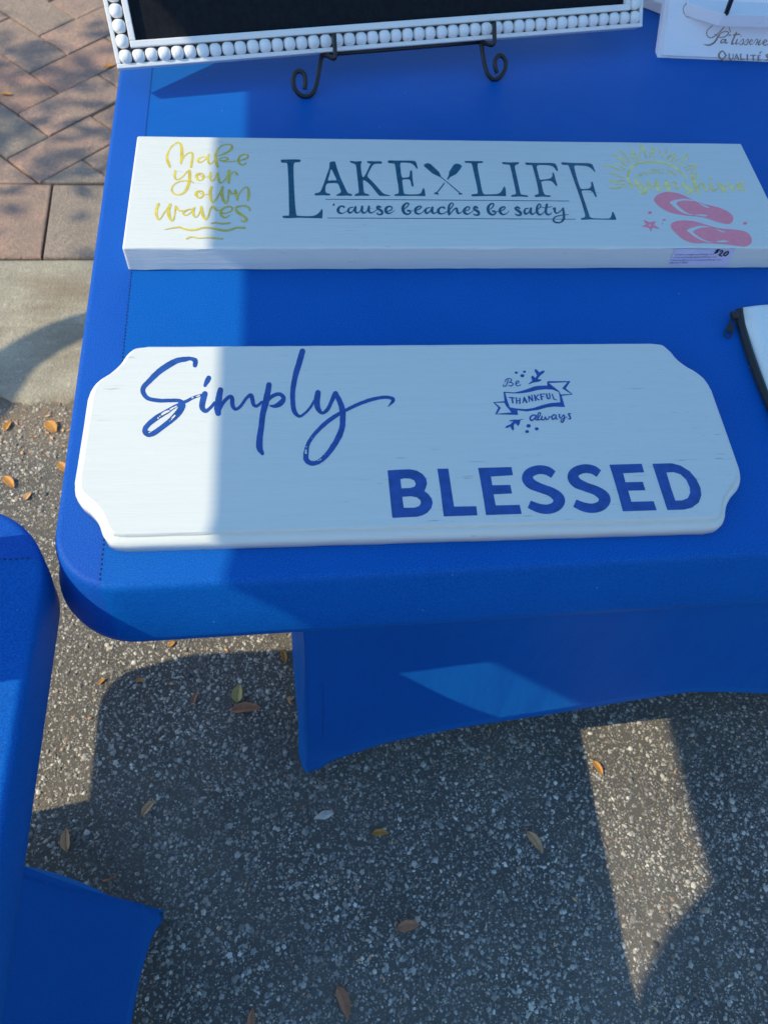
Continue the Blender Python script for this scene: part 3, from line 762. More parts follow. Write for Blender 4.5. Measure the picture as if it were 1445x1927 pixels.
t.st((1210,170,20),(1225,165,24),(1225,200,24),(1250,220,14),(1295,190,12),(1315,165,14)); t.st((1318,165,22),(1325,220,26),(1325,285,28),(1290,322,16),(1240,325,18),(1208,300,20),(1225,265,14),(1290,245,10),(1380,235,6))
t.build('lettering', lp, M['teal'], lake, label='small teal script line cause beaches be salty between two thin rules')

t = Lettering(1130, 260, 4.983)
t.st((300,465,26),(262,410,24),(255,340,26),(290,270,26),(360,235,22),(450,225,22),(550,228,22),(640,250,22),(720,295,22),(795,370,20))
for pts in ([(20,268,10),(70,262,18),(120,275,12),(170,300,12),(225,300,10)], [(120,238,10),(170,260,12),(220,285,10)], [(100,165,10),(150,165,14),(180,195,16),(210,235,12),(240,262,10)], [(175,175,10),(215,205,12),(265,235,8)], [(170,118,10),(215,145,12),(240,180,12),(280,220,10)],
            [(320,210,12),(290,170,14),(290,115,16),(315,145,14),(325,180,14),(350,212,10)], [(370,195,12),(362,150,12),(385,100,14),(355,48,12)], [(380,70,14),(410,110,16),(415,160,14),(435,190,10)], [(460,185,12),(462,150,12),(485,115,14),(475,85,10)], [(475,85,10),(500,110,14),(490,150,12),(505,188,10)],
            [(535,100,8),(555,125,12),(545,148,8)], [(610,100,8),(620,135,12),(580,160,12),(565,185,10)], [(625,205,18),(635,175,18),(685,155,22),(680,185,14),(660,220,18)], [(705,245,14),(700,210,12),(750,190,12),(795,155,14),(810,165,12),(800,200,12),(750,230,12),(745,270,12)],
            [(780,280,10),(810,262,12),(890,258,18),(870,280,12),(820,288,12),(800,308,10)], [(85,330,8),(130,340,14),(180,362,12),(210,368,8)], [(80,390,12),(110,410,18),(150,408,12),(190,395,12),(225,398,8)], [(135,430,8),(180,432,12),(230,432,8)], [(70,462,8),(130,470,14),(190,462,12),(245,452,8)]):
    t.st(*pts)
t.build('sun_motif', lp, M['yellow'], lake, label='yellow half sun outline with flame rays')
t = Lettering(1130, 260, 4.983)
t.st((385,395,10),(340,385,14),(322,405,26),(350,440,34),(400,470,40),(425,500,34),(400,522,20),(365,505,14),(375,485,10))
t.st((440,405,26),(450,440,34),(475,465,18),(505,440,14),(520,405,16)); t.st((525,400,28),(525,440,36),(540,485,24),(575,470,12),(600,420,12))
t.st((610,400,26),(620,440,36),(635,490,26),(650,440,12),(680,410,14),(700,425,24),(705,465,24),(730,470,12),(765,440,10))
t.st((790,405,10),(765,420,16),(790,450,28),(840,480,36),(840,510,28),(800,510,14),(785,490,10))
t.st((895,395,12),(905,350,14),(885,320,12),(850,330,20),(860,380,34),(885,440,38),(910,515,28)); t.st((915,490,8),(925,440,12),(950,420,16),(965,450,26),(985,490,18),(1015,480,10))
t.st((1030,425,24),(1035,460,28),(1060,492,18),(1100,470,10)); t.dot(1026, 382, 15, 12)
t.st((1100,425,22),(1125,450,34),(1160,500,30),(1165,450,12),(1190,425,14),(1215,450,26),(1235,485,18),(1265,470,10))
t.st((1275,460,12),(1320,450,14),(1335,425,18),(1300,420,18),(1280,445,28),(1300,475,28),(1350,490,12))
for L in ([(318,330),(345,365),(352,335),(375,360),(372,325)], [(385,355),(398,315),(420,345)], [(415,312),(430,345),(450,340)], [(450,300),(460,335)], [(485,290),(455,318),(490,332)], [(490,292),(500,330)], [(510,332),(505,290),(540,328),(535,288)], [(575,295),(548,300),(550,325),(585,330),(580,312)], [(620,305),(615,330),(635,340),(655,325),(640,300),(620,305)], [(665,350),(665,308),(695,355),(705,320)]):
    t.st(*[(p[0], p[1], 7) for p in L], sub=3)
t.build('lettering', lp, M['yellow'], lake, label='yellow lettering walking on sunshine')
t = Lettering(1190, 350, 6.021)
t.po([(240,165),(250,130),(290,95),(350,72),(420,68),(500,80),(570,102),(640,138),(720,178),(800,202),(900,225),(990,250),(1060,280),(1110,315),(1135,350),(1135,390),(1115,420),(1070,430),(1010,422),(930,400),(840,368),(740,348),(620,338),(520,325),(420,300),(340,260),(280,215)],
     [(418,185),(470,160),(560,145),(640,150),(705,172),(620,166),(550,168),(490,192),(520,230),(570,275),(630,310),(690,325),(640,325),(570,305),(500,265),(450,220)], [(745,195),(800,208),(865,238),(855,250),(820,240),(775,215)], [(700,328),(770,320),(840,330),(842,342),(800,345),(750,335)], sub=2)
t.po([(428,455),(440,425),(480,402),(550,390),(640,392),(730,408),(820,435),(900,460),(990,480),(1100,490),(1200,500),(1270,515),(1320,550),(1345,595),(1345,635),(1320,665),(1270,685),(1200,680),(1080,665),(960,655),(830,648),(700,650),(620,630),(560,600),(490,540),(445,490)],
     [(610,505),(650,480),(720,458),(800,450),(875,465),(820,468),(750,480),(682,515),(720,555),(790,600),(860,628),(920,638),(860,638),(780,615),(700,575),(650,535)], [(920,480),(960,490),(1045,518),(1035,528),(990,515),(950,496)], [(935,635),(1000,615),(1070,620),(1072,635),(1010,637)], sub=2)
t.build('flip_flop_motif', lp, M['pink'], lake, label='pair of pink flip-flops painted on the board')
t = Lettering(1190, 350, 6.021)
t.po([(115,378),(188,412),(265,398),(240,440),(315,488),(225,475),(205,522),(182,475),(92,458),(148,438)], [(195 + 11 * math.cos(a), 447 + 10 * math.sin(a)) for a in np.linspace(0, 6.283, 9)[:-1]], smooth=False)
t.build('starfish_motif', lp, M['pink'], lake, label='small pink starfish')
t = Lettering(1190, 350, 6.021); t.dot(195, 303, 22, 17); t.dot(355, 385, 20, 12); t.dot(335, 427, 8, 7); t.dot(1270, 423, 26, 17)
t.build('dot_motif', lp, M['pink'], lake)['kind'] = 'stuff'

# price label stuck on the front edge of the board
front = Plane((0, 0.7992, 0.74), (1, 0, 0), (0, 0, 1))
pq = [front.hit(*p, off=0.0006) for p in ((1270.2, 467.2), (1383.4, 467.6), (1365.0, 499.3), (1256.5, 498.6))]
inv = lake.matrix_world.inverted()
vs = []; fs = []
for j in range(9):
    for i in range(13):
        a = pq[0].lerp(pq[1], i / 12); b_ = pq[3].lerp(pq[2], i / 12)
        q = a.lerp(b_, j / 8); q.y -= 0.0004 + 0.0009 * max(0, 1 - abs(i - 5.5 + j * 0.8) / 2.0) * (1 - j / 8) + (0.0006 if j == 0 else 0)
        vs.append(inv @ q)
for j in range(8):
    for i in range(12): fs.append((j * 13 + i, (j + 1) * 13 + i, (j + 1) * 13 + i + 1, j * 13 + i + 1))
lab = from_data('price_label', vs, fs, M['label_paper'], lake, True)
lab['label'] = 'pale lilac paper price label with small print and handwritten price'
tp = Plane((0, 0.7992 - 0.0022, 0.74), (1, 0, 0), (0, 0, 1))
bpy.context.view_layer.update()
t = Lettering(1250, 460, 9.633)
t.st((985,98,24),(945,108,30),(955,132,32),(912,152,26)); t.st((1000,88,12),(918,166,12)); t.st((1000,130,16),(1040,108,20),(1045,135,22),(1000,180,22),(985,192,20),(1030,212,24)); t.st((1130,130,20),(1080,165,24),(1070,200,22),(1110,200,20),(1150,160,24),(1150,130,20),(1125,130,18))
t.build('handwriting', tp, M['ink'], lab, label='price twenty dollars in black marker')
rows_txt = [('Sunshine Images and Design, LLC', 185, 198, 905, 34), ('www.sunshineimagesanddesign.com', 160, 246, 940, 34), ('Shannon@sunshineimagesanddesign.com', 130, 298, 1030, 34), ('(863)337-8468', 100, 346, 412, 32)]
for txt, x0, yb, x1, hgt in rows_txt:
    cu = bpy.data.curves.new('print', 'FONT'); cu.body = txt; cu.size = 1.0
    to = bpy.data.objects.new('print', cu); COL.objects.link(to)
    bpy.context.view_layer.update()
    me = bpy.data.meshes.new_from_object(to.evaluated_get(bpy.context.evaluated_depsgraph_get()))
    bpy.data.objects.remove(to)
    xs_ = [v.co.x for v in me.vertices]; X1 = max(xs_)
    slope = -8.0 / 700
    for v in me.vertices:
        u_ = v.co.x / X1; vv = v.co.y
        p = (1250 + (x0 + (x1 - x0) * u_ + vv * hgt * 0.25) / 9.633, 460 + (yb + (x1 - x0) * u_ * slope - vv * hgt) / 9.633)
        v.co = inv @ tp.hit(*p)
    me.materials.clear()
    link('print', me, M['print'], lab)

# ------------------------------------------------------------------ plaque (simply blessed)
PTH, PZ = 0.0225, 0.7627
plq = empty('wooden_plaque', (0.1245, 0.5135, 0.7402), Matrix.Rotation(math.radians(-0.55), 3, 'Z'))
tag(plq, 'white scalloped-corner plaque with royal blue simply blessed lettering nearest the table front', 'plaque', 'white painted signs lying on the table')
bpy.context.view_layer.update()
AX, AY = 0.3805, 0.1375
cor = [(0, 0), (.016, -.003), (.025, -.013), (.031, -.027), (.040, -.040), (.052, -.051), (.060, -.064), (.063, -.080)]
cor = catmull(cor, 4)
out = []
for sx, sy in ((1, 1), (1, -1), (-1, -1), (-1, 1)):
    pts = [((AX - 0.063 + c[0]) * sx, (AY + c[1]) * sy) for c in cor]
    if sx * sy < 0: pts = pts[::-1]
    out += pts
out = out[::-1]                      # counter-clockwise
# densify straight runs
dense = []
for i in range(len(out)):
    a, b_ = Vector(out[i]), Vector(out[(i + 1) % len(out)])
    n = max(1, int((b_ - a).length / 0.02))
    for k in range(n): dense.append(tuple(a.lerp(b_, k / n)))
bm = bmesh.new(); rings = []
prof = [(0.0, 0.0), (0.0, 0.0110), (0.0006, 0.0128), (0.0022, 0.0150), (0.0050, 0.0168), (0.0080, 0.0174), (0.0084, 0.0204), (0.0094, 0.0221), (0.0100, PTH)]
for d, z in prof:
    L = inset_loop(dense, d) if d else dense
    j = 0.00025
    rings.append([bm.verts.new((p[0] + random.uniform(-j, j), p[1] + random.uniform(-j, j), z)) for p in L])
n = len(dense)
for a, b_ in zip(rings, rings[1:]):
    for i in range(n):
        f = bm.faces.new((a[i], a[(i + 1) % n], b_[(i + 1) % n], b_[i])); f.smooth = b_[0].co.z < 0.0172
bm.faces.new(rings[-1]); bm.faces.new(rings[0][::-1])
pb = from_bm('board', bm, M['white_plaque'], plq)
pp = Plane((0, 0, PZ), (1, 0, 0), (0, 1, 0))
t = Lettering(250, 650, 4.817)
t.st((565,180,42),(568,140,46),(525,120,34),(480,125,44),(400,140,52),(300,195,56),(220,255,54),(150,325,48),(100,380,46),(98,430,44),(140,480,38),(240,500,36),(340,500,34),(420,502,36),(450,535,58),(430,590,62),(370,660,54),(290,725,46),(200,790,50),(140,803,56),(112,770,50),(140,720,46),(220,655,48),(310,600,42),(400,545,30),(480,510,30),(560,470,26),(625,450,22), wob=0.05)
t.st((655,440,52),(640,490,56),(630,560,52),(660,595,38),(700,570,30),(745,520,30), wob=0.04); t.st((690,296,46),(675,325,46),(655,365,28), wob=0.04)
t.st((795,405,52),(785,460,58),(770,560,64),(775,615,54), wob=0.05); t.st((790,580,30),(820,520,34),(870,470,34),(900,475,38),(905,540,40),(930,578,30),(975,555,28),(1030,480,28),(1070,450,34),(1085,490,40),(1095,535,34),(1125,550,28),(1170,515,26), wob=0.04)
t.st((1235,358,50),(1225,420,54),(1205,520,60),(1180,620,54),(1165,740,52),(1150,850,58),(1150,930,58),(1175,980,34), wob=0.05); t.st((1195,540,24),(1260,465,34),(1330,442,34),(1368,480,40),(1340,525,50),(1290,550,36),(1245,548,14), wob=0.04)
t.at(470, 650, 4.983)
t.st((495,56,54),(465,160,56),(430,280,52),(405,420,48),(405,540,46),(420,620,44),(465,665,28),(520,635,24),(570,580,24),(605,520,24), wob=0.04)
t.st((640,445,54),(630,520,58),(640,590,50),(680,635,30),(730,600,36),(765,530,36),(800,455,48), wob=0.04)
t.st((805,450,44),(845,530,50),(870,620,56),(870,740,52),(850,820,56),(800,920,54),(720,1030,48),(640,1095,42),(575,1105,44),(530,1070,50),(530,1000,46),(550,920,36),(610,830,36),(700,740,40),(800,665,38),(890,615,32),(1000,560,32),(1120,515,34),(1230,490,30),(1310,490,30),(1345,515,36),(1300,572,8), wob=0.07)
sl = t.build('lettering', pp, M['royal'], plq, label='large royal blue brush script simply')
t = Lettering(250, 650, 4.817)
for a in ([(398,556,12),(378,566,12)], [(368,570,14),(345,584,16)], [(330,598,16),(295,612,22),(268,630,18)], [(252,644,9),(246,648,9)], [(232,662,14)], [(384,640,14),(362,662,16)], [(354,676,10)], [(338,690,6)], [(190,772,4),(150,795,7)], [(548,476,12),(540,480,10)], [(606,460,12),(578,468,8)]):
    t.st(*a, sub=3)
t.at(470, 650, 4.983)
for a in ([(528,985,14),(527,1015,18)], [(532,955,10)], [(640,1082,10)], [(668,1072,10),(655,1080,8)], [(700,1025,7)], [(582,872,6)]):
    t.st(*a, sub=3)
t.build('worn_fleck', pp, M['white_plaque'], plq, lift=0.0008, label='white flecks where the script paint has lifted')['kind'] = 'stuff'

t = Lettering(720, 860, 4.661)
t.po([(42,118),(160,110),(240,108),(300,120),(350,150),(382,190),(388,235),(375,280),(365,298),(400,325),(430,365),(438,405),(425,450),(390,490),(350,512),(300,525),(180,530),(90,535),(82,520),(70,400),(55,250)], [(155,195),(190,188),(240,190),(275,205),(290,235),(280,260),(240,272),(165,275)], [(172,350),(250,345),(300,355),(330,380),(335,405),(320,430),(280,445),(185,445)], smooth=False)
t.po([(478,104),(575,102),(600,270),(625,435),(820,432),(830,512),(535,522),(525,450),(505,280)], smooth=False)
t.po([(835,96),(1128,88),(1141,160),(948,172),(960,248),(1118,245),(1133,320),(972,328),(990,425),(1200,420),(1218,500),(905,510),(885,380),(860,230)], smooth=False)
S = [(1495,155,70),(1440,121,76),(1365,112,78),(1292,138,86),(1268,185,98),(1300,235,92),(1380,272,80),(1470,305,82),(1530,348,96),(1545,390,104),(1515,435,92),(1450,458,84),(1370,450,80),(1283,415,70)]
t.st(*S, flat=True); t.st(*[(p[0] + 399, p[1] - 9, p[2]) for p in S], flat=True)
t.at(1020, 860, 4.661)
t.po([(587,68),(870,60),(892,135),(708,143),(728,222),(880,218),(903,292),(752,296),(780,393),(975,388),(1002,468),(705,477),(670,345),(625,190)], smooth=False)
t.po([(963,60),(1130,55),(1210,75),(1290,125),(1350,195),(1385,270),(1393,335),(1370,400),(1310,445),(1240,462),(1095,466),(1050,330),(1005,190)], [(1087,137),(1150,133),(1210,152),(1260,200),(1290,265),(1295,315),(1275,360),(1225,382),(1165,382),(1130,280)], smooth=False)
t.build('lettering', pp, M['royal'], plq, label='bold royal blue capitals blessed')

t = Lettering(920, 685, 8.5)
t.po([(228,445),(260,445),(400,455),(500,435),(600,405),(720,360),(800,348),(930,345),(925,290),(940,275),(1300,275),(1225,390),(1338,488),(1160,510),(1212,690),(1050,682),(930,695),(780,735),(600,760),(450,740),(462,815),(95,805),(145,700),(60,612),(245,595)],
     [(258,462),(400,472),(520,470),(650,450),(770,418),(900,405),(1020,412),(1110,450),(1125,520),(1138,612),(980,625),(840,660),(700,705),(580,722),(440,712),(330,692),(290,580)],
     [(955,305),(1250,292),(1165,390),(1310,480),(1145,488),(1115,430),(1050,380)], [(95,622),(245,620),(270,670),(355,775),(130,795),(188,700)], smooth=False)
for c in ((433,140,27,20),(565,125,26,18),(530,188,34,26),(630,990,37,29),(760,1038,32,26),(607,1082,31,25)): t.dot(*c)
t.po([(622,325),(660,290),(690,270),(670,215),(685,188),(710,195),(735,225),(765,185),(725,110),(735,78),(770,100),(800,135),(850,110),(885,105),(880,135),(830,175),(800,205),(775,245),(830,245),(835,265),(790,285),(700,300),(640,325)], smooth=False)
t.po([(555,882),(500,900),(488,960),(462,995),(430,960),(425,945),(392,980),(398,1050),(375,1068),(345,1020),(340,1000),(290,1025),(252,1020),(280,990),(340,965),(385,915),(325,920),(330,900),(400,890),(470,892),(545,878)], smooth=False)
t.build('banner_motif', pp, M['royal'], plq, label='small blue ribbon banner with leaf sprigs and dots')
t = Lettering(920, 685, 8.5)
for a in ([(318,535,18),(405,545,18)], [(365,540,28),(378,620,28)], [(435,545,24),(440,630,24)], [(490,550,24),(490,630,24)], [(440,588,16),(490,590,16)], [(540,620,18),(560,535,22)], [(560,535,22),(600,615,30)], [(548,592,14),(588,590,14)], [(630,515,22),(640,600,20)], [(635,520,24),(695,590,24)], [(680,500,20),(698,590,18)], [(725,500,26),(742,585,26)], [(785,495,20),(740,540,18)], [(740,540,18),(795,575,22)], [(820,485,24),(840,570,26)], [(820,485,16),(885,480,16)], [(830,525,14),(870,520,14)], [(1005,485,20),(1035,565,20)], [(1035,565,18),(1075,575,14)]):
    t.st(*a, sub=2)
t.st((915,480,24),(928,540,26),(950,556,22),(972,540,20),(960,472,20))
t.st((300,245,14),(290,300,16),(265,355,16),(225,355,14),(230,330,12)); t.st((250,290,12),(270,250,14),(320,235,14),(355,250,16),(345,285,14),(310,295,12),(365,300,14),(380,330,18),(350,355,16),(310,345,12)); t.st((420,320,12),(470,300,14),(465,272,14),(435,285,18),(425,325,18),(450,352,14),(490,345,12),(505,325,10))
t.st((750,825,16),(700,820,22),(655,860,26),(670,905,24),(720,880,20),(750,825,20),(740,880,22),(765,900,16)); t.st((765,890,14),(815,820,18),(815,785,20),(790,785,18),(775,840,22),(785,895,20),(830,880,14)); t.st((845,840,22),(835,885,22),(870,895,18),(900,850,18),(905,885,22),(945,880,18),(960,845,16),(990,850,12)); t.st((1060,820,16),(1030,815,20),(1000,855,24),(1020,890,20),(1060,850,18),(1070,820,18),(1065,870,22),(1090,885,16))
t.st((1120,810,22),(1125,855,22),(1150,865,16),(1190,815,18),(1200,870,22),(1175,930,22),(1145,920,18),(1165,885,14),(1240,850,12)); t.st((1300,800,18),(1265,800,18),(1290,845,24),(1300,875,20),(1265,880,16))
t.build('lettering', pp, M['royal'], plq, label='small blue lettering be thankful always')

# ------------------------------------------------------------------ beaded frame on an iron easel
FA = Vector((-0.2685, 1.1757, 0.79)); fy = math.radians(10.25); fl = math.radians(36.6)
fu = Vector((math.cos(fy), math.sin(fy), 0)); fn0 = Vector((fu.y, -fu.x, 0))
fv = -fn0 * math.sin(fl) + Vector((0, 0, 1)) * math.cos(fl); fn = fu.cross(fv)
FP = Plane(FA, fu, fv)
rotf = Matrix((fu, -fn, fv)).transposed()          # local x along the bottom, y into the depth, z up the frame
frame = empty('beaded_frame', FA, rotf)
tag(frame, 'black board in a white frame edged with round wooden beads, leaning on an easel', 'frame')
FL, FH, OFF = 0.8785, 0.66, -0.002
def rail(name, x0, x1, z0, z1, y0, y1, mat=None, bev=0.0012):
    bm = bmesh.new(); box_bm(bm, x0, x1, y0, y1, z0, z1, bev, 2)
    return from_bm(name, bm, mat or M['white_frame'], frame)
o_, b_w = 0.0062, 0.0185
rail('outer_rail', 0, FL, 0, o_, 0.0, 0.022); rail('outer_rail', 0, FL, FH - o_, FH, 0.0, 0.022)
rail('outer_rail', 0, o_, o_, FH - o_, 0.0004, 0.022); rail('outer_rail', FL - o_, FL, o_, FH - o_, 0.0004, 0.022)
i0, i1 = 0.0255, 0.0345
rail('inner_rail', i0, FL - i0, i0, i1, -0.003, 0.012); rail('inner_rail', i0, FL - i0, FH - i1, FH - i0, -0.003, 0.012)
rail('inner_rail', i0, i1, i1, FH - i1, -0.0026, 0.012); rail('inner_rail', FL - i1, FL - i0, i1, FH - i1, -0.0026, 0.012)
rail('bead_bed', o_ * 0.5, FL - o_ * 0.5, o_ * 0.5, FH - o_ * 0.5, 0.013, 0.020, M['bed'], 0)
rail('panel', i0 + 0.002, FL - i0 - 0.002, i0 + 0.002, FH - i0 - 0.002, 0.006, 0.0125, M['board_black'], 0)
bm = bmesh.new(); bmesh.ops.create_uvsphere(bm, u_segments=18, v_segments=12, radius=1.0)
for v in bm.verts:                     # barrel shape: flattened poles with the drilled ends
    c = v.co
    k = (abs(c.x) ** 2.6 + (c.y * c.y + c.z * c.z) ** 1.3) ** (-1 / 2.6)
    v.co = Vector((c.x * k * 0.0096, c.y * k * 0.0092, c.z * k * 0.0098))
for f in bm.faces: f.smooth = True
me_bead = bpy.data.meshes.new('bead'); bm.to_mesh(me_bead); bm.free(); me_bead.materials.append(M['bead'])
def bead(x, z, rz):
    o = bpy.data.objects.new('bead', me_bead); COL.objects.link(o); o.parent = frame
    o.location = (x + random.uniform(-.0003, .0003), 0.0035 + random.uniform(-.0006, .0006), z + random.uniform(-.0003, .0003))
    o.rotation_euler = (random.uniform(-.15, .15), rz + random.uniform(-.06, .06), random.uniform(-.05, .05))
    s = random.uniform(0.965, 1.0); o.scale = (s, s, s)
bc = 0.0152; nb = 45; pitch = (FL - 2 * bc) / (nb - 1)
for k in range(nb):
    bead(bc + k * pitch, bc, 0); bead(bc + k * pitch, FH - bc, 0)
nv = int((FH - 2 * bc) / pitch); pv = (FH - 2 * bc) / nv
for k in range(1, nv):
    bead(bc, bc + k * pv, math.pi / 2); bead(FL - bc, bc + k * pv, math.pi / 2)

easel = empty('easel', FP.hit(755, 172, 0.0), None)
tag(easel, 'black iron easel with scrolled feet holding the beaded frame', 'easel')
bpy.context.view_layer.update()
einv = easel.matrix_world.inverted()
def ez(x, y, off): return einv @ FP.hit(530 + x / 3.284, 30 + y / 3.284, off)
LEFT = [(325,108,.016),(328,180,.017),(331,240,.018),(322,262,.014),(285,247,.0),(255,240,-.012)]
LEG_L = [(258,234,-.012),(245,262,-.010),(236,310,-.007),(224,380,-.004),(212,435,-.002),(190,478,0),(155,498,0),(110,485,0),(78,440,0),(72,395,0),(85,352,0),(115,340,.001),(140,362,.002),(148,405,.002),(142,455,.001)]
RIGHT_H = [(1312,38,.016),(1313,100,.017),(1313,150,.018),(1300,178,.014),(1268,172,.0),(1232,160,-.012)]
LEG_R = [(1230,158,-.012),(1238,205,-.009),(1246,260,-.006),(1258,320,-.003),(1280,370,0),(1312,392,0),(1350,375,0),(1378,330,0),(1384,285,0),(1365,250,0),(1340,245,.001),(1320,270,.002),(1318,310,.002),(1330,352,.001)]
for nm, pts in (('hook', LEFT), ('leg', LEG_L), ('hook', RIGHT_H), ('leg', LEG_R)):
    P = catmull([tuple(ez(*p)) for p in pts], 5)
    tube(nm, [Vector(p) for p in P], 0.0036, M['iron'], easel, 10)
hb0, hb1 = ez(256, 240, -.012), ez(1232, 160, -.012)
tube('crossbar', [hb0, hb0.lerp(hb1, .5), hb1], 0.0034, M['iron'], easel, 8)
mid = hb0.lerp(hb1, 0.5); topm = mid + fv * 0.30 - fn * 0.024
for a in (hb0, hb1):
    tube('upright', [a - fn * 0.014, a.lerp(topm, .5) - fn * 0.014, topm - fn * 0.006], 0.0034, M['iron'], easel, 8)
rear = Vector((topm.x - fn0.x * 0.16, topm.y - fn0.y * 0.16, 0.7445 - easel.location.z))
tube('rear_leg', [topm - fn * 0.006, topm.lerp(rear, .5), rear], 0.0034, M['iron'], easel, 8)

# ------------------------------------------------------------------ white rack with script lettering
RP0 = Vector((0.6454, 1.3233, 0.742)); ry = math.radians(-1.6); rl = math.radians(38)
ru = Vector((math.cos(ry), math.sin(ry), 0)); rn0 = Vector((ru.y, -ru.x, 0))
rv = -rn0 * math.sin(rl) + Vector((0, 0, 1)) * math.cos(rl); rn = ru.cross(rv)
RPl = Plane(RP0, ru, rv)
rack = empty('display_rack', RP0, Matrix((ru, -rn, rv)).transposed())
tag(rack, 'white wooden rack with brown French script and a small shelf in the far right corner', 'rack')
bpy.context.view_layer.update()
M['rack_white'] = paint_wood('white_painted_rack', (0.82, 0.80, 0.84), 0.2, (12, 12, 60), 0.45)
bm = bmesh.new(); box_bm(bm, -0.004, 0.42, 0, 0.02, -0.001, 0.34)
bmesh.ops.bevel(bm, geom=[e for e in bm.edges if e.is_valid and all(v.co.y < 0.001 for v in e.verts)], offset=0.006, segments=2, affect='EDGES')
from_bm('back_panel', bm, M['rack_white'], rack)
rinv = rack.matrix_world.inverted()
zs = RPl.hit(1288.1, 29.3).z
def shelf_pt(px, py, z): return level(px, py, z)
ths = 0.019
bot = [RPl.hit(1288.0, 29.0), shelf_pt(1350.7, 48.8, zs), shelf_pt(1460, 52.8, zs), shelf_pt(1520, 52, zs)]
bot = [Vector((p.x, p.y, zs)) for p in bot]
backY = bot[0].y + 0.03
plan = [Vector((bot[0].x, backY, zs)), bot[0], bot[1], bot[2], bot[3], Vector((bot[3].x, backY, zs))]
vs = [rinv @ p for p in plan] + [rinv @ (p + Vector((0, 0, ths))) for p in plan]
k = len(plan)
fs = [tuple(range(k))[::-1], tuple(range(k, 2 * k))] + [(i, (i + 1) % k, k + (i + 1) % k, k + i) for i in range(k)]
bm = bmesh.new(); bv = [bm.verts.new(v) for v in vs]
for f in fs: bm.faces.new([bv[i] for i in f])
bmesh.ops.bevel(bm, geom=list(bm.edges), offset=0.0005, segments=1, affect='EDGES')
shelf = from_bm('shelf', bm, M['rack_white'], rack)
r0 = shelf_pt(1366, 25, zs + ths)
tube('rod', [rinv @ (r0 + Vector((0, 0, -0.002))), rinv @ (r0 + Vector((-0.004, 0.006, 0.1))), rinv @ (r0 + Vector((-0.008, 0.012, 0.2)))], 0.0042, M['grey_metal'], rack, 10)
# shallow routed slot round the shelf
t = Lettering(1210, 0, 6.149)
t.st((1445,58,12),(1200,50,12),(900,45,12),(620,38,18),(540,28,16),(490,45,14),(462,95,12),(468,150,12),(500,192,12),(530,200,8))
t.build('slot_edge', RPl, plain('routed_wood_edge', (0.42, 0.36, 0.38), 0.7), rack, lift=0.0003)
t = Lettering(1210, 0, 6.149)
for a in ([(800,295,10),(740,350,10),(735,410,10),(780,438,12),(850,400,12),(910,340,12),(930,315,12)], [(700,515,8),(760,522,20),(820,490,22),(860,430,18),(900,380,12),(960,365,12),(985,385,14),(940,425,12),(880,432,10),(825,395,8)], [(985,420,8),(1000,400,10),(1010,415,8)], [(990,315,8),(1005,370,10)],
          [(945,455,10),(905,465,14),(895,495,16),(925,490,12),(955,455,12),(945,500,14),(975,490,10)], [(1075,375,16),(1040,450,18),(1020,510,18),(1050,500,10)], [(1040,405,14),(1110,395,14)], [(1085,455,14),(1065,510,14),(1095,500,8)], [(1125,415,14)], [(1100,508,5),(1150,450,8),(1154,485,13),(1136,517,12),(1108,512,8)], [(1155,512,5),(1206,450,8),(1208,486,13),(1190,519,12),(1162,514,8)],
          [(1228,495,6),(1262,470,8),(1250,456,9),(1228,484,13),(1236,518,12),(1272,500,5)], [(1272,502,5),(1304,455,9),(1322,464,10),(1300,517,12)], [(1300,512,5),(1335,480,6)], [(1350,465,14),(1325,520,14),(1365,505,8)], [(1385,505,10),(1425,475,12),(1405,462,12),(1380,495,16),(1400,525,14),(1450,505,8)],
          [(955,640,18),(912,590,14),(870,640,22),(910,692,14),(955,640,18)], [(900,690,10),(940,705,14)], [(990,625,16),(992,680,16),(1015,692,12),(1035,670,10),(1035,625,10)], [(1050,690,8),(1075,625,10)], [(1075,625,10),(1100,690,16)], [(1060,665,8),(1090,665,8)], [(1125,628,16),(1125,692,14)], [(1125,692,12),(1165,690,10)], [(1200,632,16),(1200,695,16)], [(1235,640,10),(1300,640,10)], [(1268,640,16),(1268,698,16)], [(1325,645,16),(1325,698,16)], [(1325,645,10),(1352,645,10)], [(1325,670,8),(1345,670,8)], [(1325,698,10),(1355,698,10)], [(1340,625,8),(1358,600,14)], [(1445,625,14),(1420,645,18),(1450,680,18),(1415,700,14)]):
    t.st(*a, sub=5)
t.build('lettering', RPl, M['brown_ink'], rack, label='brown French script and capitals printed on the panel')
# pale board lying behind the rack
qa, qb = level(1214.5, 2.5, 0.752), level(1248, 15.5, 0.752)
bang = math.atan2(qb.y - qa.y, qb.x - qa.x)
bh = empty('wooden_board', (qa.x, qa.y, 0.7402), Matrix.Rotation(bang, 3, 'Z'))
tag(bh, 'corner of a white board lying between the beaded frame and the rack', 'board')
bm = bmesh.new(); box_bm(bm, -0.10, 0.045, 0.0, 0.22, 0, 0.018, 0.002); from_bm('board', bm, M['rack_white'], bh)

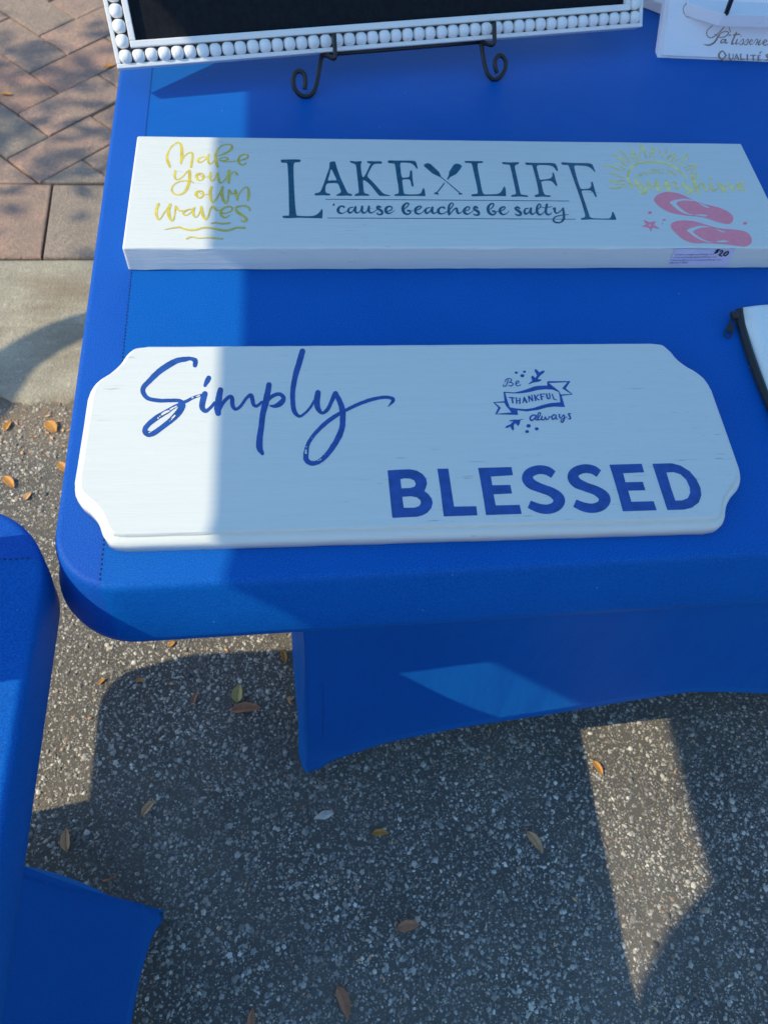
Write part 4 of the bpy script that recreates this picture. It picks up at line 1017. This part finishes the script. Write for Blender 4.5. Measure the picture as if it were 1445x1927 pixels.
# ------------------------------------------------------------------ zip pouch at the right edge
pch = empty('zip_pouch', (0.66, 0.60, 0.7402)); tag(pch, 'white canvas pouch with a black zip lying at the right edge', 'pouch')
bpy.context.view_layer.update(); pinv = pch.matrix_world.inverted()
edge_in = catmull([(1396.3, 579), (1399, 600), (1404, 622), (1419.6, 672), (1436.7, 718.7), (1462, 785), (1485, 850)], 4)
edge_out = catmull([(1383, 584), (1383.5, 596), (1386, 607), (1399.4, 653), (1418, 708), (1446, 775), (1472, 842)], 4)
n = len(edge_in); vs = []; fs = []; NC = 12
for i, e in enumerate(edge_in):
    a = level(e[0], e[1], 0.745)
    far = Vector((a.x + 0.26, a.y + 0.006, 0.745))
    for k in range(NC + 1):
        u_ = k / NC; v_ = i / (n - 1)
        q = a.lerp(far, u_)
        q.z = 0.7425 + 0.009 * (math.sin(math.pi * min(1, u_ * 1.0)) ** 0.5) * (0.35 + 0.65 * math.sin(math.pi * (0.08 + 0.84 * v_)) ** 0.6) + 0.0012 * math.sin(9 * v_ + 5 * u_) + 0.003 * (1 - u_)
        vs.append(pinv @ q)
for i in range(n - 1):
    for k in range(NC): fs.append((i * (NC + 1) + k, (i + 1) * (NC + 1) + k, (i + 1) * (NC + 1) + k + 1, i * (NC + 1) + k + 1))
bd = from_data('body', vs, fs, M['canvas'], pch, True)
md = bd.modifiers.new('thick', 'SOLIDIFY'); md.thickness = 0.003; md.offset = -1
vs, fs = [], []
for a, b_ in zip(edge_in, edge_out):
    for k in range(5):
        u_ = k / 4; q = level(a[0] + (b_[0] - a[0]) * u_, a[1] + (b_[1] - a[1]) * u_, 0.745)
        q.z = 0.7462 - 0.003 * u_ ** 2 + 0.001 * math.sin(math.pi * u_); vs.append(pinv @ q)
for i in range(n - 1):
    for k in range(4): fs.append((i * 5 + k, i * 5 + k + 1, (i + 1) * 5 + k + 1, (i + 1) * 5 + k))
tp_ = from_data('zip_tape', vs, fs, M['zip'], pch, True)
md = tp_.modifiers.new('thick', 'SOLIDIFY'); md.thickness = 0.002; md.offset = -1
mid_e = [(0.28 * a + 0.72 * b_) for a, b_ in zip(edge_in, edge_out)]
mp_ = [level(p[0], p[1], 0.7458) for p in mid_e]
vs, fs = [], []
dist = 0
bmz = bmesh.new()
for a, b_ in zip(mp_, mp_[1:]):
    L = (b_ - a).length; dirv = (b_ - a).normalized()
    while dist < L:
        c = a + dirv * dist; s = Vector((-dirv.y, dirv.x, 0))
        q = [c + dirv * 0.0005 * i + s * 0.0022 * j for i, j in ((-1, -1), (1, -1), (1, 1), (-1, 1))]
        k = [bmz.verts.new(pinv @ (p + Vector((0, 0, dz)))) for dz in (0.0, 0.0014) for p in q]
        bmz.faces.new(k[4:8])
        for i in range(4): bmz.faces.new((k[i], k[(i + 1) % 4], k[4 + (i + 1) % 4], k[4 + i]))
        dist += 0.0017
    dist -= L
from_bm('zip_teeth', bmz, M['grey_metal'], tp_)
sl0 = level(1381, 594, 0.749)
bm = bmesh.new(); box_bm(bm, -0.0045, 0.0045, -0.006, 0.006, -0.003, 0.003, 0.0012)
for v in bm.verts: v.co = pinv @ (sl0 + v.co)
sld = from_bm('zip_slider', bm, M['zip'], pch)
pa, pb_ = level(1380, 600, 0.748), level(1366.5, 634, 0.7435)
d_ = (pb_ - pa); L = d_.length; d_.normalize(); s_ = Vector((-d_.y, d_.x, 0)).normalized(); n_ = d_.cross(s_)
def pull_pt(u_, w, h): return pinv @ (pa + d_ * L * u_ + s_ * w + n_ * h)
outl = catmull([(0, -.0022), (0.3, -.0030), (0.7, -.0042), (0.9, -.0045), (1.0, -.002), (1.0, .002), (0.9, .0045), (0.7, .0042), (0.3, .0030), (0, .0022)], 3, True)
ring = [pull_pt(p[0], p[1], 0) for p in outl]; ring.append(ring[0])
tube('pull_rim', ring, 0.0009, M['zip'], sld, 6, False)
bm = bmesh.new()
for h in (0.0006, -0.0006):
    bm.faces.new([bm.verts.new(pull_pt(*q, h)) for q in ((0.28, -.0028), (0.72, -.004), (0.72, .004), (0.28, .0028))])
bm.verts.ensure_lookup_table()
for i in range(4): bm.faces.new([bm.verts[i], bm.verts[(i + 1) % 4], bm.verts[4 + (i + 1) % 4], bm.verts[4 + i]])
from_bm('pull_tab', bm, M['zip'], sld)

# ------------------------------------------------------------------ things on the ground: leaves, pebble, twig
def leaf_mat(name, c0, c1):
    mt, nt, b = new_mat(name)
    a = noise(nt, coords(nt), 130, 4, 0.6)
    nt.links.new(mix_col(nt, ramp(nt, a, 0.3, 0.7), c0, c1), b.inputs['Base Color'])
    b.inputs['Roughness'].default_value = 0.6
    bump(nt, b, a, 0.001, 0.5)
    return mt
LM = {'orange': leaf_mat('orange_leaf', (0.50, 0.20, 0.035), (0.62, 0.30, 0.06)), 'brown': leaf_mat('brown_leaf', (0.40, 0.165, 0.085), (0.52, 0.24, 0.125)),
      'tan': leaf_mat('tan_leaf', (0.62, 0.32, 0.15), (0.74, 0.43, 0.22)), 'yellow': leaf_mat('yellow_green_leaf', (0.50, 0.37, 0.12), (0.62, 0.47, 0.17)), 'rib': leaf_mat('leaf_rib', (0.30, 0.17, 0.07), (0.38, 0.22, 0.09))}
def leaf(a, b_, wpx, col, label, gz=0.0015, cup=0.10, bend=0.06):
    A, B = level(a[0], a[1], gz), level(b_[0], b_[1], gz)
    L = (B - A).length; ang = math.atan2(B.y - A.y, B.x - A.x)
    w = wpx / math.hypot(a[0] - b_[0], a[1] - b_[1]) * L * 0.5
    root = empty('fallen_leaf', A, Matrix.Rotation(ang, 3, 'Z'))
    NU, NW = 12, 4; vs, fs = [], []
    for i in range(NU + 1):
        u_ = i / NU
        prof_ = (math.sin(math.pi * u_ ** 0.85) ** 0.75) * (1 - 0.15 * u_) if 0 < u_ < 1 else 0.02
        for k in range(-NW, NW + 1):
            v_ = k / NW
            y = v_ * w * prof_ * (1 + 0.05 * math.sin(17 * u_ + 3 * v_)) + bend * L * math.sin(math.pi * u_)
            z = 0.0025 + cup * L * abs(v_) ** 1.6 * prof_ + 0.05 * L * (u_ - 0.45) ** 2
            vs.append((u_ * L, y, z))
    m_ = 2 * NW + 1
    for i in range(NU):
        for k in range(m_ - 1): fs.append((i * m_ + k, (i + 1) * m_ + k, (i + 1) * m_ + k + 1, i * m_ + k + 1))
    bl = from_data('blade', vs, fs, LM[col], root, True)
    md = bl.modifiers.new('thick', 'SOLIDIFY'); md.thickness = 0.0005; md.offset = 0
    tube('midrib', [Vector((u_ * L, bend * L * math.sin(math.pi * max(0, u_)), 0.0030 + 0.05 * L * (u_ - 0.45) ** 2)) for u_ in np.linspace(-0.10, 0.95, 9)], [0.0007 - 0.0005 * i / 8 for i in range(9)], LM['rib'], root, 5)
    return tag(root, label, 'leaf', 'fallen oak leaves on the ground')

for args in [
    ((10, 812), (23, 793), 12, 'orange', 'small orange leaf at the left picture edge just below the concrete gutter'),
    ((88, 795), (107, 815), 19, 'orange', 'broad curled orange leaf just below the gutter, right of another orange leaf'),
    ((110, 872), (129, 892), 14, 'orange', 'orange leaf half hidden under the left edge of the long table'),
    ((8, 898), (28, 920), 14, 'orange', 'slim orange leaf above the corner of the left table'),
    ((47, 942), (61, 927), 12, 'tan', 'pale tan leaf curled up close above the left table corner'),
    ((318, 1217), (331, 1208), 10, 'orange', 'small orange leaf peeping out below the rounded table corner'),
    ((186, 1288), (200, 1277), 8, 'orange', 'tiny orange leaf on the sunny strip of asphalt between the tables'),
    ((256, 1281), (273, 1281), 8, 'orange', 'tiny tan-orange leaf just inside the shadow below the table corner'),
    ((363, 1325), (374, 1300), 10, 'brown', 'narrow brown leaf standing alone left of the yellow-green leaf'),
    ((447, 1323), (452, 1288), 22, 'yellow', 'yellow-green pointed leaf above the long brown leaf'),
    ((434, 1338), (494, 1334), 20, 'brown', 'long reddish brown leaf lying flat left of the blue skirt'),
    ((268, 1535), (293, 1506), 17, 'tan', 'pale tan oval leaf in the shade in the lower left asphalt'),
    ((127, 1602), (127, 1558), 21, 'tan', 'tan drop-shaped leaf beside the left table skirt'),
    ((700, 1569), (732, 1568), 13, 'orange', 'small orange-brown leaf in the middle of the shaded asphalt below the skirt foot'),
    ((747, 1748), (790, 1740), 21, 'brown', 'round-ended brown leaf low in the middle of the asphalt'),
    ((990, 1565), (1020, 1605), 20, 'tan', 'oval tan leaf left of the long sunny patch'),
    ((1114, 1432), (1133, 1460), 14, 'orange', 'bright orange-yellow leaf on the edge of the sunny patch'),
    ((635, 1855), (655, 1918), 27, 'brown', 'long brown leaf at the bottom edge of the picture, blunt at both ends'),
    ((474, 1940), (477, 1896), 20, 'brown', 'dark brown pointed leaf cut off by the bottom edge of the picture'),
    ((531, 1224), (537, 1250), 11, 'orange', 'orange-brown leaf peeping past the left edge of the blue skirt'),
]:
    leaf(*args)
leaf((3, 178), (25, 180), 9, 'orange', 'small orange leaf lying on the brick pavers at the left picture edge', 0.021)
leaf((197, 128), (217, 124), 12, 'orange', 'orange leaf on the brick pavers just under the frame corner', 0.021)

vs, fs = [], []
for i in range(230):
    if i < 120: x, y = RNG.uniform(-0.95, -0.3), 1.13 - abs(RNG.normal(0, 0.09))
    else: x, y = RNG.uniform(-0.75, 0.95), RNG.uniform(-0.2, 1.1)
    a = RNG.uniform(0, 6.28); L = RNG.uniform(0.0025, 0.007); w = L * RNG.uniform(0.25, 0.6); k = len(vs); z = 0.0028
    for q, (u_, v_) in enumerate(((-1, 0), (-0.2, -1), (1, 0.1), (0.1, 1))):
        vs.append((x + L * u_ * math.cos(a) - w * v_ * math.sin(a), y + L * u_ * math.sin(a) + w * v_ * math.cos(a), z + RNG.uniform(0, 0.0018)))
    fs.append((k, k + 1, k + 2, k + 3))
lit = from_data('leaf_litter', vs, fs, LM['tan']); tag(lit, 'brown crumbs of broken leaves scattered on the asphalt and along the gutter', 'leaf litter', kind='stuff')

c0, c1 = level(590, 1541, 0.0), level(626, 1529, 0.0)
bm = bmesh.new(); bmesh.ops.create_icosphere(bm, subdivisions=3, radius=1.0)
Lp = (c1 - c0).length / 2
for v in bm.verts:
    c = v.co; k = 1 + 0.10 * math.sin(5 * c.x + 2) + 0.08 * math.sin(7 * c.y + c.x * 3)
    v.co = Vector((c.x * Lp * k, c.y * Lp * 0.5 * k * (0.75 + 0.3 * c.x), c.z * Lp * 0.35 * k))
peb = from_bm('pebble', bm, plain('pale_pebble', (0.50, 0.50, 0.46), 0.6, grain=0.25, gscale=250), None, True)
peb.location = (c0 + c1) / 2 + Vector((0, 0, 0.002)); peb.rotation_euler.z = math.atan2((c1 - c0).y, (c1 - c0).x)
tag(peb, 'pale elongated pebble lying on the shaded asphalt right of the blue foot', 'pebble')
tw = catmull([tuple(level(195, 1658, .003)), tuple(level(206, 1655, .005)), tuple(level(215, 1651, .004)), tuple(level(219, 1653, .003))], 4)
tg = tube('twig', [Vector(p) for p in tw], [0.0016 - 0.00008 * i for i in range(len(tw))], LM['brown'], None, 6)
tag(tg, 'tiny brown twig above the foot of the left table cover', 'twig')

# ------------------------------------------------------------------ outside the picture: unseen things set up to cast the shade
def canopy_mat():
    mt, nt, b = new_mat('blue_canopy_cloth')
    nt.nodes.remove(b); out_ = nt.nodes['Material Output']
    g = noise(nt, coords(nt), 300, 2)
    col = mix_col(nt, g, (0.20, 0.48, 0.88), (0.24, 0.52, 0.92))
    d = nt.nodes.new('ShaderNodeBsdfDiffuse'); tr = nt.nodes.new('ShaderNodeBsdfTranslucent'); mx = nt.nodes.new('ShaderNodeMixShader')
    mx.inputs[0].default_value = 0.6
    nt.links.new(col, d.inputs[0]); nt.links.new(col, tr.inputs[0])
    nt.links.new(d.outputs[0], mx.inputs[1]); nt.links.new(tr.outputs[0], mx.inputs[2]); nt.links.new(mx.outputs[0], out_.inputs[0])
    return mt
M['canopy'] = canopy_mat(); M['pole'] = plain('white_pole', (0.7, 0.7, 0.7), 0.4, 0.3)
ZC = 2.10
def up(x, y, z0, z=ZC): return (x - RAY.x * (z - z0), y - RAY.y * (z - z0))   # where the light reaching a spot passes height z
e_far = up(-0.081, 3.4, 0.74); e0 = up(-0.081, 0.20, 0.74)
g1 = up(0.690, 0.045, 0); g2 = up(0.592, -0.023, 0); g3 = up(0.520, -0.100, 0)
tent = empty('shade_canopy', (0.3, 0.8, 0)); tag(tent, 'blue cloth market canopy over the tables, outside the picture', 'canopy')
g0 = up(0.686, 0.35, 0)
edge = [(e0[0], 3.4), (e0[0], 1.8), (e0[0], 0.6), (e0[0], 0.26), g0, g1, g2, g3, (g3[0] - 0.06, g3[1] - 0.12), (g3[0] - 0.25, -1.5), (g3[0] - 0.35, -3.0)]  # bends traced back along the light to shape the sun patch below
vs, fs = [], []; NX = 10
for (x, y) in edge:
    for k in range(NX + 1):
        u_ = k / NX; X = x + (2.9 - x) * u_
        vs.append((X - 0.3, y - 0.8, ZC + 0.45 * math.sin(math.pi * u_)))
for i in range(len(edge) - 1):
    for k in range(NX): fs.append((i * (NX + 1) + k, i * (NX + 1) + k + 1, (i + 1) * (NX + 1) + k + 1, (i + 1) * (NX + 1) + k))
from_data('canopy_cloth', vs, fs, M['canopy'], tent, True)
for x, y in ((e0[0], 3.38), (g3[0] - 0.35, -2.98), (2.88, 3.38), (2.88, -2.98)):
    tube('pole', [Vector((x - 0.3, y - 0.8, 0)), Vector((x - 0.3, y - 0.8, ZC))], 0.018, M['pole'], tent, 8)

# unseen stand-in board, added on the left table so its shadow crosses the top
sb = empty('shadow_board', (-0.505, 0.308, 0.7382)); tag(sb, 'unseen stand-in board on the left table, added to cast a shadow band', 'board')
bm = bmesh.new(); box_bm(bm, -0.01, 0.01, -0.083, 0.077, 0, 0.205, 0.002); from_bm('board', bm, M['white_board'], sb)

# oak tree left of the picture that dapples the pavers
bark = plain('oak_bark', (0.10, 0.08, 0.06), 0.9, grain=0.4, gscale=30)
tree = empty('oak_tree', (-6.2, 3.2, 0)); tag(tree, 'oak tree outside the picture on the left, dappling the pavers', 'tree')
tube('trunk', [Vector((0, 0, 0)), Vector((0.05, 0.0, 1.0)), Vector((-0.02, 0.05, 2.2)), Vector((0.1, 0, 3.4)), Vector((0.2, -0.1, 4.6))], [0.24, 0.19, 0.16, 0.13, 0.07], bark, tree, 12)
zl = 1.75
limb = [(-1.55, 0.86), (-1.05, 0.96), (-0.84, 1.05), (-0.745, 1.17), (-0.705, 1.28), (-0.63, 1.355), (-0.53, 1.405), (-0.38, 1.425), (-0.25, 1.43)]  # added low limb, bent to cast the curved shadow on the gutter
L3 = [Vector((p[0] - RAY.x * zl + 6.2, p[1] - RAY.y * zl - 3.2, zl)) for p in limb]
pts = [Vector((0.0, 0.03, 2.6)), Vector((1.0, -0.9, 2.4)), Vector((2.0, -2.0, 2.0))]
path_ = catmull([tuple(p) for p in pts + L3], 4)
tube('limb', [Vector(p) for p in path_], [0.09 - 0.047 * min(1, i / (len(path_) * 0.5)) for i in range(len(path_))], bark, tree, 8)
for a in range(7):
    an = a * 0.9 + 0.3; r_ = random.uniform(1.2, 2.0)
    tube('limb', [Vector((0.0, 0.03, 2.3 + 0.3 * a)), Vector((r_ * .5 * math.cos(an), r_ * .5 * math.sin(an), 3.0 + 0.3 * a)), Vector((r_ * math.cos(an), r_ * math.sin(an), 3.5 + 0.28 * a))], [0.07, 0.045, 0.012], bark, tree, 6)
vs, fs = [], []; made = 0
while made < 3300:
    cl = RNG.normal(0, 1, 3) * np.array([1.15, 1.05, 0.8]) + np.array([0.9, -0.3, 4.2])
    if cl[2] < 2.2: continue
    for q in range(26):
        p = cl + RNG.normal(0, 0.13, 3)
        wx, wy = p[0] - 6.2 + RAY.x * p[2], p[1] + 3.2 + RAY.y * p[2]
        if wy < 1.60 and wx > -1.6: continue
        n_ = RNG.normal(0, 1, 3); n_ /= np.linalg.norm(n_); a_ = np.cross(n_, RNG.normal(0, 1, 3)); a_ /= np.linalg.norm(a_); b2 = np.cross(n_, a_)
        l_, w_ = 0.055, 0.026; k = len(vs)
        vs += [tuple(p - a_ * l_), tuple(p + b2 * w_), tuple(p + a_ * l_), tuple(p - b2 * w_)]
        fs.append((k, k + 1, k + 2, k + 3)); made += 1
from_data('crown', vs, fs, leaf_mat('oak_foliage', (0.035, 0.075, 0.02), (0.06, 0.11, 0.03)), tree)
